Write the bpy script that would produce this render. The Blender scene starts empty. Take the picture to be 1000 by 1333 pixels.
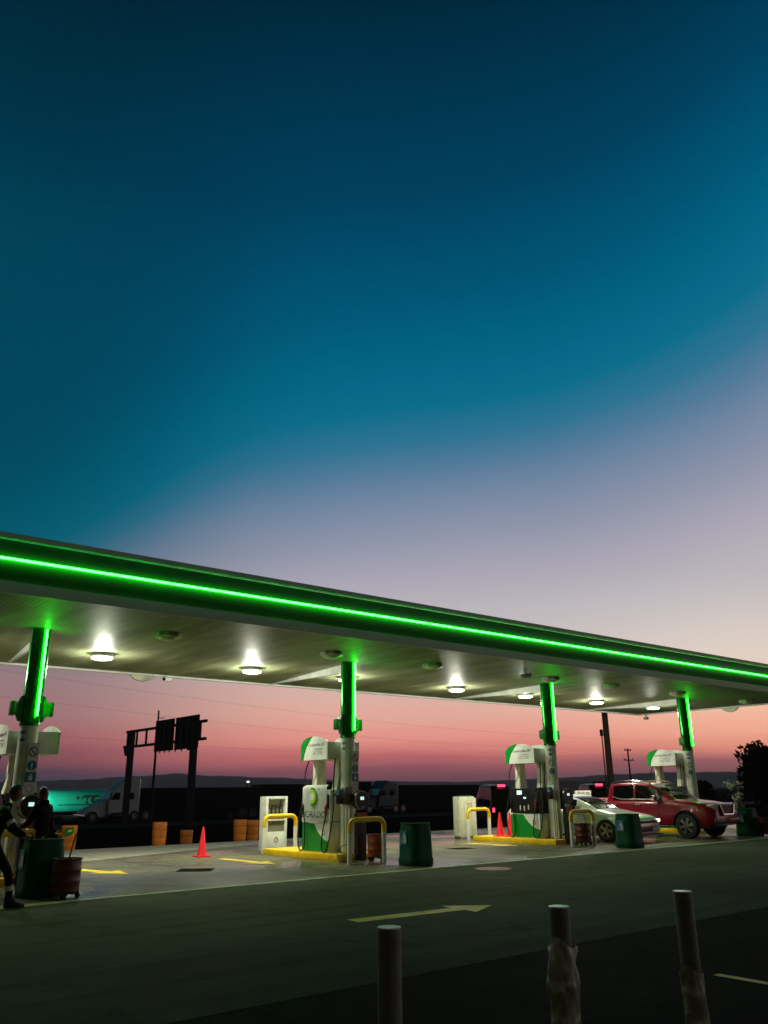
import bpy, bmesh, math, random
from mathutils import Vector, Matrix
R = math.radians
PI = math.pi
random.seed(7)
sc = bpy.context.scene
C = sc.collection

# ---------------------------------------------------------------- camera
Rv = Vector((0.772733, -0.634646, -0.010409)); Uv = Vector((-0.197517, -0.256013, 0.946279)); Fv = Vector((0.603218, 0.729165, 0.323183))
cd = bpy.data.cameras.new('camera'); cam = bpy.data.objects.new('camera', cd); C.objects.link(cam)
mw = Matrix(((Rv.x, Uv.x, -Fv.x, 0), (Rv.y, Uv.y, -Fv.y, 0), (Rv.z, Uv.z, -Fv.z, 1.6), (0, 0, 0, 1)))
cam.matrix_world = mw
cd.sensor_fit = 'VERTICAL'; cd.sensor_height = 36; cd.lens = 36*1060/1333.0
cd.clip_start = 0.05; cd.clip_end = 20000
sc.camera = cam

# ---------------------------------------------------------------- world: dusk sky, colour by direction
def lin(c):
    return tuple((x/255/12.92 if x/255 <= .04045 else ((x/255+.055)/1.055)**2.4) for x in c)
L = [(0,50,50,66),(1,74,58,77),(2,128,72,84),(3.3,152,90,98),(5,152,110,115),(7,146,118,124),(9,120,116,126),(12,84,113,128),(14,34,108,128),(16,4,103,124),(19,0,94,118),(25,0,78,102),(33,0,60,82),(40,0,46,65),(52,0,30,44)]
M_ = [(0,100,72,88),(1.3,150,82,95),(2.2,200,108,110),(3.3,223,138,130),(5,220,162,151),(7,210,172,166),(9,200,182,180),(11.7,190,184,190),(14.5,170,166,182),(17,143,150,172),(19.7,113,135,163),(21.5,84,124,155),(23.3,48,116,148),(25.6,12,110,141),(29,0,101,133),(33,0,86,120),(40,0,64,95),(52,0,37,56)]
G = [(0,120,85,95),(1.5,162,95,100),(2.3,224,136,120),(3.3,237,160,140),(5,238,182,160),(8,222,202,192),(12,208,204,206),(17,178,177,191),(22,140,150,178),(26.5,100,138,166),(29,62,126,154),(31,18,116,145),(34,0,104,133),(38,0,86,113),(43,0,70,94),(52,0,44,60)]
w = bpy.data.worlds.new('World'); sc.world = w; w.use_nodes = True
nt = w.node_tree; nt.nodes.clear()
def N(t, nt=nt, **k):
    n = nt.nodes.new(t)
    for a, v in k.items(): setattr(n, a, v)
    return n
out = N('ShaderNodeOutputWorld'); bg = N('ShaderNodeBackground'); tc = N('ShaderNodeTexCoord'); sx = N('ShaderNodeSeparateXYZ')
lk = nt.links.new
lk(tc.outputs['Generated'], sx.inputs[0])
def mth(op, a, b=None, nt=nt, clamp=False):
    n = nt.nodes.new('ShaderNodeMath'); n.operation = op; n.use_clamp = clamp
    for i, v in enumerate((a, b)):
        if v is None: continue
        if isinstance(v, (int, float)): n.inputs[i].default_value = v
        else: nt.links.new(v, n.inputs[i])
    return n.outputs[0]
el = mth('MULTIPLY', mth('ARCSINE', sx.outputs[2]), 180/PI)
azm = mth('MULTIPLY', mth('ARCTAN2', sx.outputs[1], sx.outputs[0]), 180/PI)
# soft streaks of thin cloud low in the sky
mp = N('ShaderNodeMapping'); mp.inputs['Scale'].default_value = (2.2, 2.2, 38); lk(tc.outputs['Generated'], mp.inputs[0])
nz = N('ShaderNodeTexNoise'); nz.inputs['Scale'].default_value = 1.6; nz.inputs['Detail'].default_value = 3; lk(mp.outputs[0], nz.inputs[0])
streak = mth('MULTIPLY', mth('SUBTRACT', nz.outputs[0], .5), 1.5)
fade = mth('SUBTRACT', 1, mth('DIVIDE', mth('ABSOLUTE', el), 11), clamp=True)
nz2 = N('ShaderNodeTexNoise'); nz2.inputs['Scale'].default_value = 2.3; nz2.inputs['Detail'].default_value = 2; lk(tc.outputs['Generated'], nz2.inputs[0])
el2 = mth('ADD', mth('ADD', el, mth('MULTIPLY', streak, fade)), mth('MULTIPLY', mth('SUBTRACT', nz2.outputs[0], .5), 4.5 if False else 2.0))
fac = mth('DIVIDE', mth('MAXIMUM', el2, 0), 54, clamp=True)
def ramp(st, fac=fac):
    r = N('ShaderNodeValToRGB'); r.color_ramp.interpolation = 'LINEAR'; e = r.color_ramp.elements
    for i, s in enumerate(st):
        p = s[0]/54
        if i < 2: e[i].position = p; q = e[i]
        else: q = e.new(p)
        q.color = lin(s[1:])+(1,)
    lk(fac, r.inputs[0]); return r.outputs[0]
def mixc(f, a, b, nt=nt):
    n = nt.nodes.new('ShaderNodeMix'); n.data_type = 'RGBA'
    for i, v in ((0, f), (6, a), (7, b)):
        if isinstance(v, (int, float)): n.inputs[i].default_value = v
        elif isinstance(v, tuple): n.inputs[i].default_value = v if len(v) == 4 else v+(1,)
        else: nt.links.new(v, n.inputs[i])
    return n.outputs[2]
def mr(v, a, b, nt=nt):
    n = nt.nodes.new('ShaderNodeMapRange'); n.interpolation_type = 'SMOOTHSTEP'
    nt.links.new(v, n.inputs[0]); n.inputs[1].default_value = a; n.inputs[2].default_value = b; return n.outputs[0]
cl, cm, cr = ramp(L), ramp(M_), ramp(G)
c1 = mixc(mr(azm, 74, 54), cl, cm)
c2 = mixc(mr(azm, 47, 26), c1, cr)
kr = N('ShaderNodeValToRGB'); kr.color_ramp.interpolation = 'B_SPLINE'; ke = kr.color_ramp.elements
for i, (a_, k_) in enumerate(((0,1.3),(20,1.24),(25,1.17),(31,1.09),(38,1.03),(50,1.0),(60,.96),(67,.80),(75,.57),(85,.5))):
    q = ke[i] if i < 2 else ke.new(a_/90)
    q.position = a_/90; q.color = (k_/2,)*3+(1,)
lk(mth('DIVIDE', mth('MAXIMUM', azm, 0), 90, clamp=True), kr.inputs[0])
kk = mth('MULTIPLY', kr.outputs[0], 2)
km = N('ShaderNodeMix'); km.data_type = 'FLOAT'; lk(mr(mth('SUBTRACT', el, mth('MULTIPLY', kk, 23.5)), 1, 25), km.inputs[0]); lk(kk, km.inputs[2]); km.inputs[3].default_value = 1.0
el3 = mth('DIVIDE', el2, km.outputs[0])
hi = ramp(M_, mth('DIVIDE', mth('MAXIMUM', el3, 0), 54, clamp=True))
dm = N('ShaderNodeMix'); dm.data_type = 'RGBA'; dm.blend_type = 'MULTIPLY'; lk(mr(azm, 52, 80), dm.inputs[0]); lk(hi, dm.inputs[6]); dm.inputs[7].default_value = (.66, .68, .60, 1)
c2 = mixc(mr(el, 8.5, 14.5), c2, dm.outputs[2])
# sky opposite the afterglow: dim warm glow added to light camera-facing sides
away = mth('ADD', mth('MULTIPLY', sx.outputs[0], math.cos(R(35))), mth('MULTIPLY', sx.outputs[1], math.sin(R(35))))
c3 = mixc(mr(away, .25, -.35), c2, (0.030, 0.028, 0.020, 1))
low = mixc(mr(el, 14, 1.5), (1, 1, 1), (1.22, 1.30, 1.22))
mul = N('ShaderNodeMix'); mul.data_type = 'RGBA'; mul.blend_type = 'MULTIPLY'; mul.inputs[0].default_value = 1; mul.clamp_result = False
lk(c3, mul.inputs[6]); lk(low, mul.inputs[7])
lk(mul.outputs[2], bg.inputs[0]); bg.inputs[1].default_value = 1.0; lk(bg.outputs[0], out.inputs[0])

sc.view_settings.view_transform = 'Standard'; sc.view_settings.look = 'None'; sc.view_settings.exposure = 0; sc.view_settings.gamma = 1
sc.render.engine = 'CYCLES'
sc.cycles.use_denoising = True
sc.cycles.max_bounces = 6; sc.cycles.sample_clamp_indirect = 4

# ---------------------------------------------------------------- materials
def pbr(name, col, rough=.5, metal=0, var=.18, scale=6, bump=0, bscale=40, emit=None, es=0, rvar=.1, coat=0, stretch=(1,1,1), trans=0, srgb=True):
    m = bpy.data.materials.new(name); m.use_nodes = True; t = m.node_tree; b = t.nodes['Principled BSDF']
    c = lin(col) if srgb else col
    co = t.nodes.new('ShaderNodeTexCoord'); mp = t.nodes.new('ShaderNodeMapping'); mp.inputs['Scale'].default_value = stretch
    t.links.new(co.outputs['Object'], mp.inputs[0])
    n = t.nodes.new('ShaderNodeTexNoise'); n.inputs['Scale'].default_value = scale; n.inputs['Detail'].default_value = 6; n.inputs['Roughness'].default_value = .6
    t.links.new(mp.outputs[0], n.inputs[0])
    f = mr(n.outputs[0], .3, .7, t)
    cc = mixc(f, tuple(x*(1-var) for x in c), tuple(min(1, x*(1+var)) for x in c), t)
    t.links.new(cc, b.inputs['Base Color'])
    rr = mth('ADD', rough-rvar/2, mth('MULTIPLY', n.outputs[0], rvar, t), t); t.links.new(rr, b.inputs['Roughness'])
    b.inputs['Metallic'].default_value = metal
    if coat: b.inputs['Coat Weight'].default_value = coat; b.inputs['Coat Roughness'].default_value = .08
    if trans: b.inputs['Transmission Weight'].default_value = trans
    if bump:
        n2 = t.nodes.new('ShaderNodeTexNoise'); n2.inputs['Scale'].default_value = bscale; n2.inputs['Detail'].default_value = 4
        t.links.new(mp.outputs[0], n2.inputs[0])
        bp = t.nodes.new('ShaderNodeBump'); bp.inputs['Strength'].default_value = bump; bp.inputs['Distance'].default_value = .01
        t.links.new(n2.outputs[0], bp.inputs['Height']); t.links.new(bp.outputs[0], b.inputs['Normal'])
    if emit: b.inputs['Emission Color'].default_value = (lin(emit) if max(emit) > 1.01 else emit)+(1,); b.inputs['Emission Strength'].default_value = es
    return m
HAZE = .00014
MT = dict(
 white=pbr('white_paint', (228,232,224), .4, var=.12, scale=3),
 grime=pbr('grimy_white_paint', (218,222,206), .45, var=.16, scale=2.2, bump=.05),
 cream=pbr('cream_panel', (216,216,192), .5, var=.1),
 cloth=pbr('white_cover_cloth', (225,230,222), .8, var=.06, bump=.3, bscale=9),
 green=pbr('green_paint', (10,135,45), .3, var=.08),
 greend=pbr('deep_green_paint', (4,112,46), .35, var=.1),
 fascia=pbr('green_fascia_panel', (3,92,18), .6, var=.08, scale=1.5),
 trim=pbr('pale_fascia_trim', (158,168,156), .5, var=.08, scale=1.5),
 clad=pbr('green_polished_cladding', (10,140,35), .16, metal=.85, var=.05, rvar=.04),
 lens=pbr('lamp_lens', (240,240,230), .3, emit=(1.0,1.0,.86), es=14),
 lensoff=pbr('unlit_lamp_lens', (205,208,184), .35, var=.06),
 neon=pbr('green_neon_tube', (60,255,90), .3, emit=(.03,1.0,.05), es=15),
 neonb=pbr('green_column_neon', (60,255,90), .3, emit=(.012,1.0,.02), es=34),
 yellow=pbr('yellow_paint', (232,190,10), .42, var=.16, scale=5),
 black=pbr('black_plastic', (22,22,24), .35, var=.2),
 rubber=pbr('black_rubber', (14,14,15), .6, var=.2),
 dark=pbr('dark_metal', (34,35,36), .45, var=.2, metal=.4),
 chrome=pbr('chrome', (220,220,220), .12, metal=1, var=.03, rvar=.03),
 steel=pbr('worn_steel', (120,120,115), .35, metal=.9, var=.15),
 grey=pbr('grey_metal_box', (112,112,92), .5, var=.15),
 glass=pbr('dark_glass', (10,12,14), .05, var=.1, rvar=.02),
 silver=pbr('silver_car_paint', (226,226,218), .3, metal=.08, var=.04, rvar=.05, coat=.6),
 red=pbr('red_truck_paint', (132,0,28), .32, metal=.05, var=.05, rvar=.05, coat=.35),
 redd=pbr('dark_red_van_paint', (40,8,12), .35, var=.1),
 cone=pbr('red_cone_plastic', (240,28,45), .5, var=.08),
 orange=pbr('orange_barrel_plastic', (214,120,20), .5, var=.15, scale=3),
 rust=pbr('rusty_orange_drum', (150,66,28), .5, var=.25, scale=7, bump=.1),
 rustd=pbr('dark_red_drum', (88,30,20), .45, var=.25, scale=7, bump=.1),
 bin=pbr('green_bin_plastic', (2,78,50), .55, var=.14, scale=4),
 blue=pbr('blue_sticker', (0,110,150), .4, var=.05),
 sticker=pbr('white_sticker', (220,222,215), .4, var=.05),
 stext=pbr('dark_text', (40,60,50), .6, var=.05),
 ftext=pbr('faint_grey_text', (140,150,142), .6, var=.05),
 gold=pbr('gold_logo', (165,150,30), .5, var=.05),
 lime=pbr('lime_logo', (165,205,20), .5, var=.05),
 screen=pbr('lit_screen', (200,220,215), .3, emit=(190,235,225), es=1.1),
 brake=pbr('lit_brake_lamp', (200,10,30), .3, emit=(1,.03,.07), es=5),
 head=pbr('lit_headlamp', (230,230,220), .2, emit=(1,.97,.85), es=2.2),
 headoff=pbr('headlamp_glass', (215,215,210), .15, metal=.3, var=.2, scale=30, rvar=.05),
 alloy=pbr('alloy_wheel', (170,170,160), .25, metal=.9, var=.08),
 truckw=pbr('pale_lorry_paint', (172,180,184), .5, var=.1),
 truckk=pbr('black_trailer_side', (13,13,14), .7, var=.2, scale=1),
 tealt=pbr('teal_tank_paint', (30,190,150), .4, var=.08, scale=1),
 navy=pbr('blue_grey_tarpaulin', (62,78,98), .5, var=.12, scale=1),
 cloth_d=pbr('black_fabric', (6,6,7), .9, var=.3, bump=.4, bscale=25),
 uniform=pbr('dark_green_uniform', (9,12,9), .85, var=.3, bump=.4, bscale=20),
 hiviz=pbr('green_shoulder_cloth', (40,120,30), .8, var=.15),
 refl=pbr('reflective_band', (190,190,160), .5, var=.08),
 skin=pbr('skin', (120,82,64), .5, var=.08),
 hair=pbr('black_hair', (10,9,9), .5, var=.3, bump=.5),
 boot=pbr('black_boot', (12,12,12), .5, var=.2),
 glove=pbr('yellow_glove', (205,200,60), .7, var=.12),
 wood=pbr('dark_timber_pole', (62,54,46), .8, var=.2, stretch=(1,1,.15)),
 gantry=pbr('dark_gantry_steel', (46,46,48), .6, var=.15),
 bark=pbr('bark', (50,42,34), .9, var=.25),
 leaf=pbr('dark_foliage', (38,52,28), .7, var=.35, scale=.6),
 leafp=pbr('pale_foliage', (120,128,108), .7, var=.25, scale=2),
 post=pbr('grey_bollard_paint', (100,98,84), .65, var=.28, scale=7, bump=.15),
 bcap=pbr('bright_bollard_cap', (240,242,232), .35, var=.04),
 soil=pbr('hill_soil', (70,72,60), .95, var=.2, scale=.01),
 bottle=pbr('oil_bottle_plastic', (60,58,50), .3, var=.3, scale=12),
 plate=pbr('number_plate', (200,200,195), .4, var=.05),
)
# plastic film
def film():
    m = bpy.data.materials.new('crumpled_film'); m.use_nodes = True; t = m.node_tree; b = t.nodes['Principled BSDF']
    co = t.nodes.new('ShaderNodeTexCoord'); n = t.nodes.new('ShaderNodeTexNoise'); n.inputs['Scale'].default_value = 7; n.inputs['Detail'].default_value = 4; n.inputs['Distortion'].default_value = 1.0
    t.links.new(co.outputs['Object'], n.inputs[0])
    t.links.new(mixc(mr(n.outputs[0], .42, .66, t), lin((150,146,122)), lin((232,228,205)), t), b.inputs['Base Color'])
    b.inputs['Roughness'].default_value = .28
    bp = t.nodes.new('ShaderNodeBump'); bp.inputs['Strength'].default_value = .9; bp.inputs['Distance'].default_value = .02
    t.links.new(n.outputs[0], bp.inputs['Height']); t.links.new(bp.outputs[0], b.inputs['Normal'])
    b.inputs['Alpha'].default_value = .85
    return m
for k_ in ('bin','truckk','soil','leaf','gantry','wood','cloth_d','uniform','redd'): MT[k_].node_tree.nodes['Principled BSDF'].inputs['Specular IOR Level'].default_value = .12
MT['red'].node_tree.nodes['Principled BSDF'].inputs['Specular IOR Level'].default_value = .3
MT['film'] = film()

def ground_mat(name, ca, cb, rough, patch=.35, joints=None, wet=0, bump=.25, spec=.5, tracks='y'):
    """worn paving: broad mottling, fine aggregate, oil stains, optional slab joints and damp gloss patches"""
    m = bpy.data.materials.new(name); m.use_nodes = True; t = m.node_tree; b = t.nodes['Principled BSDF']
    co = t.nodes.new('ShaderNodeTexCoord'); P = co.outputs['Object']
    def noise(s, d=5, r=.6, dist=0):
        n = t.nodes.new('ShaderNodeTexNoise'); n.inputs['Scale'].default_value = s; n.inputs['Detail'].default_value = d; n.inputs['Roughness'].default_value = r; n.inputs['Distortion'].default_value = dist
        t.links.new(P, n.inputs[0]); return n.outputs[0]
    big = noise(patch, 5, .62, .6); mid = noise(2.6, 6, .7, .3); fine = noise(60, 3)
    c = mixc(mr(big, .32, .68, t), lin(ca), lin(cb), t)
    c = mixc(mth('MULTIPLY', mr(mid, .5, .75, t), .45, t), c, tuple(x*.5 for x in lin(ca)), t)
    st = mr(noise(.9, 3, .5, 1.2), .62, .72, t)
    c = mixc(mth('MULTIPLY', st, .55, t), c, tuple(x*.3 for x in lin(ca)), t)
    # oil drips, tyre tracks and hairline cracks
    def voro(sc_, feat, rnd=1):
        v = t.nodes.new('ShaderNodeTexVoronoi'); v.feature = feat; v.inputs['Scale'].default_value = sc_; v.inputs['Randomness'].default_value = rnd
        wp = t.nodes.new('ShaderNodeVectorMath'); wp.operation = 'ADD'; nn = t.nodes.new('ShaderNodeTexNoise'); nn.inputs['Scale'].default_value = 1.1; nn.inputs['Detail'].default_value = 4
        t.links.new(P, nn.inputs[0]); t.links.new(P, wp.inputs[0]); t.links.new(nn.outputs['Color'], wp.inputs[1]); t.links.new(wp.outputs[0], v.inputs[0]); return v.outputs['Distance']
    crack = mth('LESS_THAN', voro(.16, 'DISTANCE_TO_EDGE'), .0022, t)
    c = mixc(mth('MULTIPLY', mth('MULTIPLY', crack, mr(mid, .4, .6, t), t), .8, t), c, tuple(x*.25 for x in lin(ca)), t)
    drip = mr(voro(1.3, 'F1'), .13, .05, t)
    c = mixc(mth('MULTIPLY', mth('MULTIPLY', drip, mr(big, .48, .58, t), t), .6, t), c, tuple(x*.3 for x in lin(ca)), t)
    mpt = t.nodes.new('ShaderNodeMapping'); mpt.inputs['Scale'].default_value = (1.6, .07, 1) if tracks == 'y' else (.05, 1.5, 1); t.links.new(P, mpt.inputs[0])
    nt_ = t.nodes.new('ShaderNodeTexNoise'); nt_.inputs['Scale'].default_value = 1.4; nt_.inputs['Detail'].default_value = 3; t.links.new(mpt.outputs[0], nt_.inputs[0])
    c = mixc(mth('MULTIPLY', mr(nt_.outputs[0], .52, .66, t), .5, t), c, tuple(x*.5 for x in lin(ca)), t)
    c = mixc(mth('MULTIPLY', mr(fine, .35, .7, t), .3, t), c, tuple(min(1, x*1.5) for x in lin(cb)), t)
    if joints:
        sp = t.nodes.new('ShaderNodeSeparateXYZ'); t.links.new(P, sp.inputs[0])
        for o, per in ((0, joints[0]), (1, joints[1])):
            fr = mth('FRACT', mth('DIVIDE', mth('ADD', sp.outputs[o], 500.3), per, t), None, t)
            ln = mth('LESS_THAN', mth('ABSOLUTE', mth('SUBTRACT', fr, .5, t), None, t), .012/per*1.2, t)
            c = mixc(mth('MULTIPLY', ln, .75, t), c, tuple(x*.22 for x in lin(ca)), t)
    t.links.new(c, b.inputs['Base Color']); b.inputs['Specular IOR Level'].default_value = spec
    r = mth('ADD', rough, mth('MULTIPLY', mth('SUBTRACT', mid, .5, t), .25, t), t)
    if wet: r = mth('SUBTRACT', r, mth('MULTIPLY', mr(noise(.28, 3, .5, .8), .45, .62, t), wet, t), t)
    t.links.new(mth('MAXIMUM', r, .12, t), b.inputs['Roughness'])
    bp = t.nodes.new('ShaderNodeBump'); bp.inputs['Strength'].default_value = bump; bp.inputs['Distance'].default_value = .004
    t.links.new(fine, bp.inputs['Height']); t.links.new(bp.outputs[0], b.inputs['Normal'])
    return m
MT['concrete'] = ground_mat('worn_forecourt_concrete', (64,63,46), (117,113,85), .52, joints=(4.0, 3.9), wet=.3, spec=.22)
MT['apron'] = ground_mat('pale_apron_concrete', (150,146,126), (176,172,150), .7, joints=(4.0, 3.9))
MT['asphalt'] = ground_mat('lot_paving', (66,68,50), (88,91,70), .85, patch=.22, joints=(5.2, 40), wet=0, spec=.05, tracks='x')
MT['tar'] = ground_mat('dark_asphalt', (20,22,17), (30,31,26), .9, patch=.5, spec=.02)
MT['earth'] = ground_mat('dark_earth', (12,12,10), (20,19,15), .97, patch=.08, spec=0)
MT['yroad'] = ground_mat('worn_yellow_road_paint', (200,165,15), (235,200,40), .6, patch=2)
MT['wroad'] = ground_mat('pale_channel_paving', (175,178,140), (205,208,165), .6, patch=2)
MT['rroad'] = ground_mat('faded_red_cover_paint', (150,95,85), (175,120,105), .6, patch=2)

# corrugated, slightly glossy soffit: ribs run along Y
def soffit_mat():
    m = bpy.data.materials.new('ribbed_soffit_panels'); m.use_nodes = True; t = m.node_tree; b = t.nodes['Principled BSDF']
    co = t.nodes.new('ShaderNodeTexCoord'); sp = t.nodes.new('ShaderNodeSeparateXYZ'); t.links.new(co.outputs['Object'], sp.inputs[0])
    n = t.nodes.new('ShaderNodeTexNoise'); n.inputs['Scale'].default_value = .7; n.inputs['Detail'].default_value = 6; n.inputs['Distortion'].default_value = .5
    mp = t.nodes.new('ShaderNodeMapping'); mp.inputs['Scale'].default_value = (3, .5, 1); t.links.new(co.outputs['Object'], mp.inputs[0]); t.links.new(mp.outputs[0], n.inputs[0])
    c = mixc(mr(n.outputs[0], .35, .65, t), lin((116,124,92)), lin((152,158,122)), t)
    fr = mth('FRACT', mth('DIVIDE', mth('ADD', sp.outputs[0], 100), .3, t), None, t)
    seam = mth('LESS_THAN', mth('ABSOLUTE', mth('SUBTRACT', fr, .5, t), None, t), .035, t)
    c = mixc(mth('MULTIPLY', seam, .5, t), c, lin((50,52,34)), t)
    t.links.new(c, b.inputs['Base Color'])
    t.links.new(mth('ADD', .40, mth('MULTIPLY', n.outputs[0], .25, t), t), b.inputs['Roughness'])
    wv = mth('SINE', mth('MULTIPLY', sp.outputs[0], 2*PI/.1, t), None, t)
    w2 = mth('ADD', mth('MULTIPLY', wv, .25, t), mth('MULTIPLY', n.outputs[0], 1.0, t), t)
    bp = t.nodes.new('ShaderNodeBump'); bp.inputs['Strength'].default_value = .35; bp.inputs['Distance'].default_value = .02
    t.links.new(w2, bp.inputs['Height']); t.links.new(bp.outputs[0], b.inputs['Normal'])
    b.inputs['Specular IOR Level'].default_value = .4
    return m
MT['soffit'] = soffit_mat()

# ---------------------------------------------------------------- mesh helpers
class MB:
    def __init__(s): s.bm = bmesh.new()
    def add(s, vs, fs, mi=0, M=None):
        v = [s.bm.verts.new((M @ Vector(p)) if M else p) for p in vs]
        o = []
        for f in fs:
            try: q = s.bm.faces.new([v[i] for i in f]); q.material_index = mi; o.append(q)
            except ValueError: pass
        return v, o
    def box(s, x0, x1, y0, y1, z0, z1, mi=0, bev=0, M=None, seg=2):
        vs = [(x, y, z) for x in (x0, x1) for y in (y0, y1) for z in (z0, z1)]
        v, f = s.add(vs, [(0,1,3,2),(4,6,7,5),(0,4,5,1),(2,3,7,6),(0,2,6,4),(1,5,7,3)], mi, M)
        if bev:
            es = list({e for q in f for e in q.edges})
            r = bmesh.ops.bevel(s.bm, geom=es, offset=bev, segments=seg, affect='EDGES', profile=.6)
            for q in r['faces']: q.material_index = mi
        return s
    def prism(s, poly, a0, a1, axis='y', mi=0, M=None, bev=0):
        """poly in the two remaining axes, extruded along axis"""
        def P(u, v, a): return {'x': (a, u, v), 'y': (u, a, v), 'z': (u, v, a)}[axis]
        n = len(poly)
        vs = [P(u, v, a0) for u, v in poly]+[P(u, v, a1) for u, v in poly]
        v, f = s.add(vs, [tuple(range(n)), tuple(range(2*n-1, n-1, -1))]+[(i, i+n, (i+1) % n+n, (i+1) % n) for i in range(n)], mi, M)
        if bev:
            es = list({e for q in f for e in q.edges})
            r = bmesh.ops.bevel(s.bm, geom=es, offset=bev, segments=2, affect='EDGES')
            for q in r['faces']: q.material_index = mi
        return s
    def tube(s, pts, r, seg=10, mi=0, caps=True, M=None):
        pts = [Vector(p) for p in pts]; n = len(pts)
        rr = r if isinstance(r, (list, tuple)) else [r]*n
        rings = []
        up = None
        for i, p in enumerate(pts):
            d = (pts[min(i+1, n-1)]-pts[max(i-1, 0)]).normalized()
            if up is None: up = Vector((0,0,1)) if abs(d.z) < .9 else Vector((1,0,0))
            a = d.cross(up)
            if a.length < 1e-4: a = d.cross(Vector((0,1,0)))
            a.normalize(); b = a.cross(d).normalized(); up = b
            ring = []
            for k in range(seg):
                t = 2*PI*k/seg; q = p+(a*math.cos(t)+b*math.sin(t))*rr[i]
                ring.append(s.bm.verts.new((M @ q) if M else q))
            rings.append(ring)
        for i in range(n-1):
            for k in range(seg):
                f = s.bm.faces.new((rings[i][k], rings[i][(k+1) % seg], rings[i+1][(k+1) % seg], rings[i+1][k])); f.material_index = mi
        if caps:
            for g in (rings[0][::-1], rings[-1]):
                f = s.bm.faces.new(g); f.material_index = mi
        return s
    def lathe(s, prof, c=(0,0,0), seg=24, mi=0, M=None, sides=None, cap=True):
        """prof: (r,z) list"""
        seg = sides or seg; rings = []
        for r, z in prof:
            rings.append([s.bm.verts.new(((M @ Vector((c[0]+r*math.cos(2*PI*(k+.5)/seg), c[1]+r*math.sin(2*PI*(k+.5)/seg), c[2]+z))) if M else (c[0]+r*math.cos(2*PI*(k+.5)/seg), c[1]+r*math.sin(2*PI*(k+.5)/seg), c[2]+z))) for k in range(seg)])
        for i in range(len(rings)-1):
            for k in range(seg):
                f = s.bm.faces.new((rings[i][k], rings[i][(k+1) % seg], rings[i+1][(k+1) % seg], rings[i+1][k])); f.material_index = mi
        if cap:
            for g in (rings[0][::-1], rings[-1]):
                f = s.bm.faces.new(g); f.material_index = mi
        return s
    def cyl(s, a, b, r, seg=20, mi=0, M=None): return s.tube([a, b], r, seg, mi, True, M)
    def build(s, name, mat, parent=None, smooth=True, ang=38, recalc=True):
        if recalc: bmesh.ops.recalc_face_normals(s.bm, faces=s.bm.faces)
        me = bpy.data.meshes.new(name); s.bm.to_mesh(me); s.bm.free()
        for m in (mat if isinstance(mat, (list, tuple)) else [mat]): me.materials.append(MT[m] if isinstance(m, str) else m)
        if smooth:
            me.polygons.foreach_set('use_smooth', [True]*len(me.polygons)); me.set_sharp_from_angle(angle=R(ang))
        o = bpy.data.objects.new(name, me); C.objects.link(o)
        if parent: o.parent = parent
        return o
def tag(o, label=None, cat=None, group=None, kind=None):
    for k, v in (('label', label), ('category', cat), ('group', group), ('kind', kind)):
        if v: o[k] = v
    return o
def thing(name, loc, label, cat, group=None, rz=0):
    o = bpy.data.objects.new(name, None); o.empty_display_size = .2; C.objects.link(o); o.location = loc; o.rotation_euler.z = rz
    return tag(o, label, cat, group)
def dup(o, loc=None, rz=None, label=None, parent=None):
    c = o.copy(); C.objects.link(c)
    if parent: c.parent = parent
    for ch in [x for x in bpy.data.objects if x.parent == o]: dup(ch, parent=c)
    if loc: c.location = loc
    if rz is not None: c.rotation_euler.z = rz
    if label: c['label'] = label
    return c
def text_obj(name, body, size, mat, parent, M, extrude=.001, align='LEFT', sx=1, bold=0):
    cu = bpy.data.curves.new(name, 'FONT'); cu.body = body; cu.size = size; cu.extrude = extrude; cu.align_x = align; cu.offset = bold
    o = bpy.data.objects.new(name, cu); C.objects.link(o)
    dg = bpy.context.evaluated_depsgraph_get(); me = bpy.data.meshes.new_from_object(o.evaluated_get(dg)); bpy.data.objects.remove(o)
    me.transform(M @ Matrix.Diagonal((sx, 1, 1, 1))); me.materials.clear(); me.materials.append(MT[mat]); me.name = name
    q = bpy.data.objects.new(name, me); C.objects.link(q); q.parent = parent; return q
def face_M(origin, xdir, ydir):
    x = Vector(xdir).normalized(); y = Vector(ydir).normalized(); z = x.cross(y)
    return Matrix(((x.x, y.x, z.x, origin[0]), (x.y, y.y, z.y, origin[1]), (x.z, y.z, z.z, origin[2]), (0,0,0,1)))

# ================================================================ SETTING
def sheet(name, poly, z, mat, label=None):
    m = MB(); m.add([(x, y, z) for x, y in poly], [tuple(range(len(poly)))]); return tag(m.build(name, mat, smooth=False), label, kind='structure')
def rect(x0, x1, y0, y1): return [(x0, y0), (x1, y0), (x1, y1), (x0, y1)]
m = MB()
xs = [-9000,-2000,-300,-60,-20,0,20,40,60,100,300,2000,9000]
ys = [(-3000,0),(-300,0),(-40,0),(0,0),(6.2,0),(13.7,0),(26,0),(27,-.06),(29,-.45),(32,-.9),(34,-1),(60,-1),(130,-1),(500,-1),(2000,-1),(9000,-1)]
vs = [(x, y, z) for y, z in ys for x in xs]; nx = len(xs)
m.add(vs, [(j*nx+i, j*nx+i+1, (j+1)*nx+i+1, (j+1)*nx+i) for j in range(len(ys)-1) for i in range(nx-1)])
tag(m.build('ground', 'earth'), kind='structure')
sheet('parking_lot', rect(-60, 80, -40, 6.2), .026, 'tar')
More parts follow.
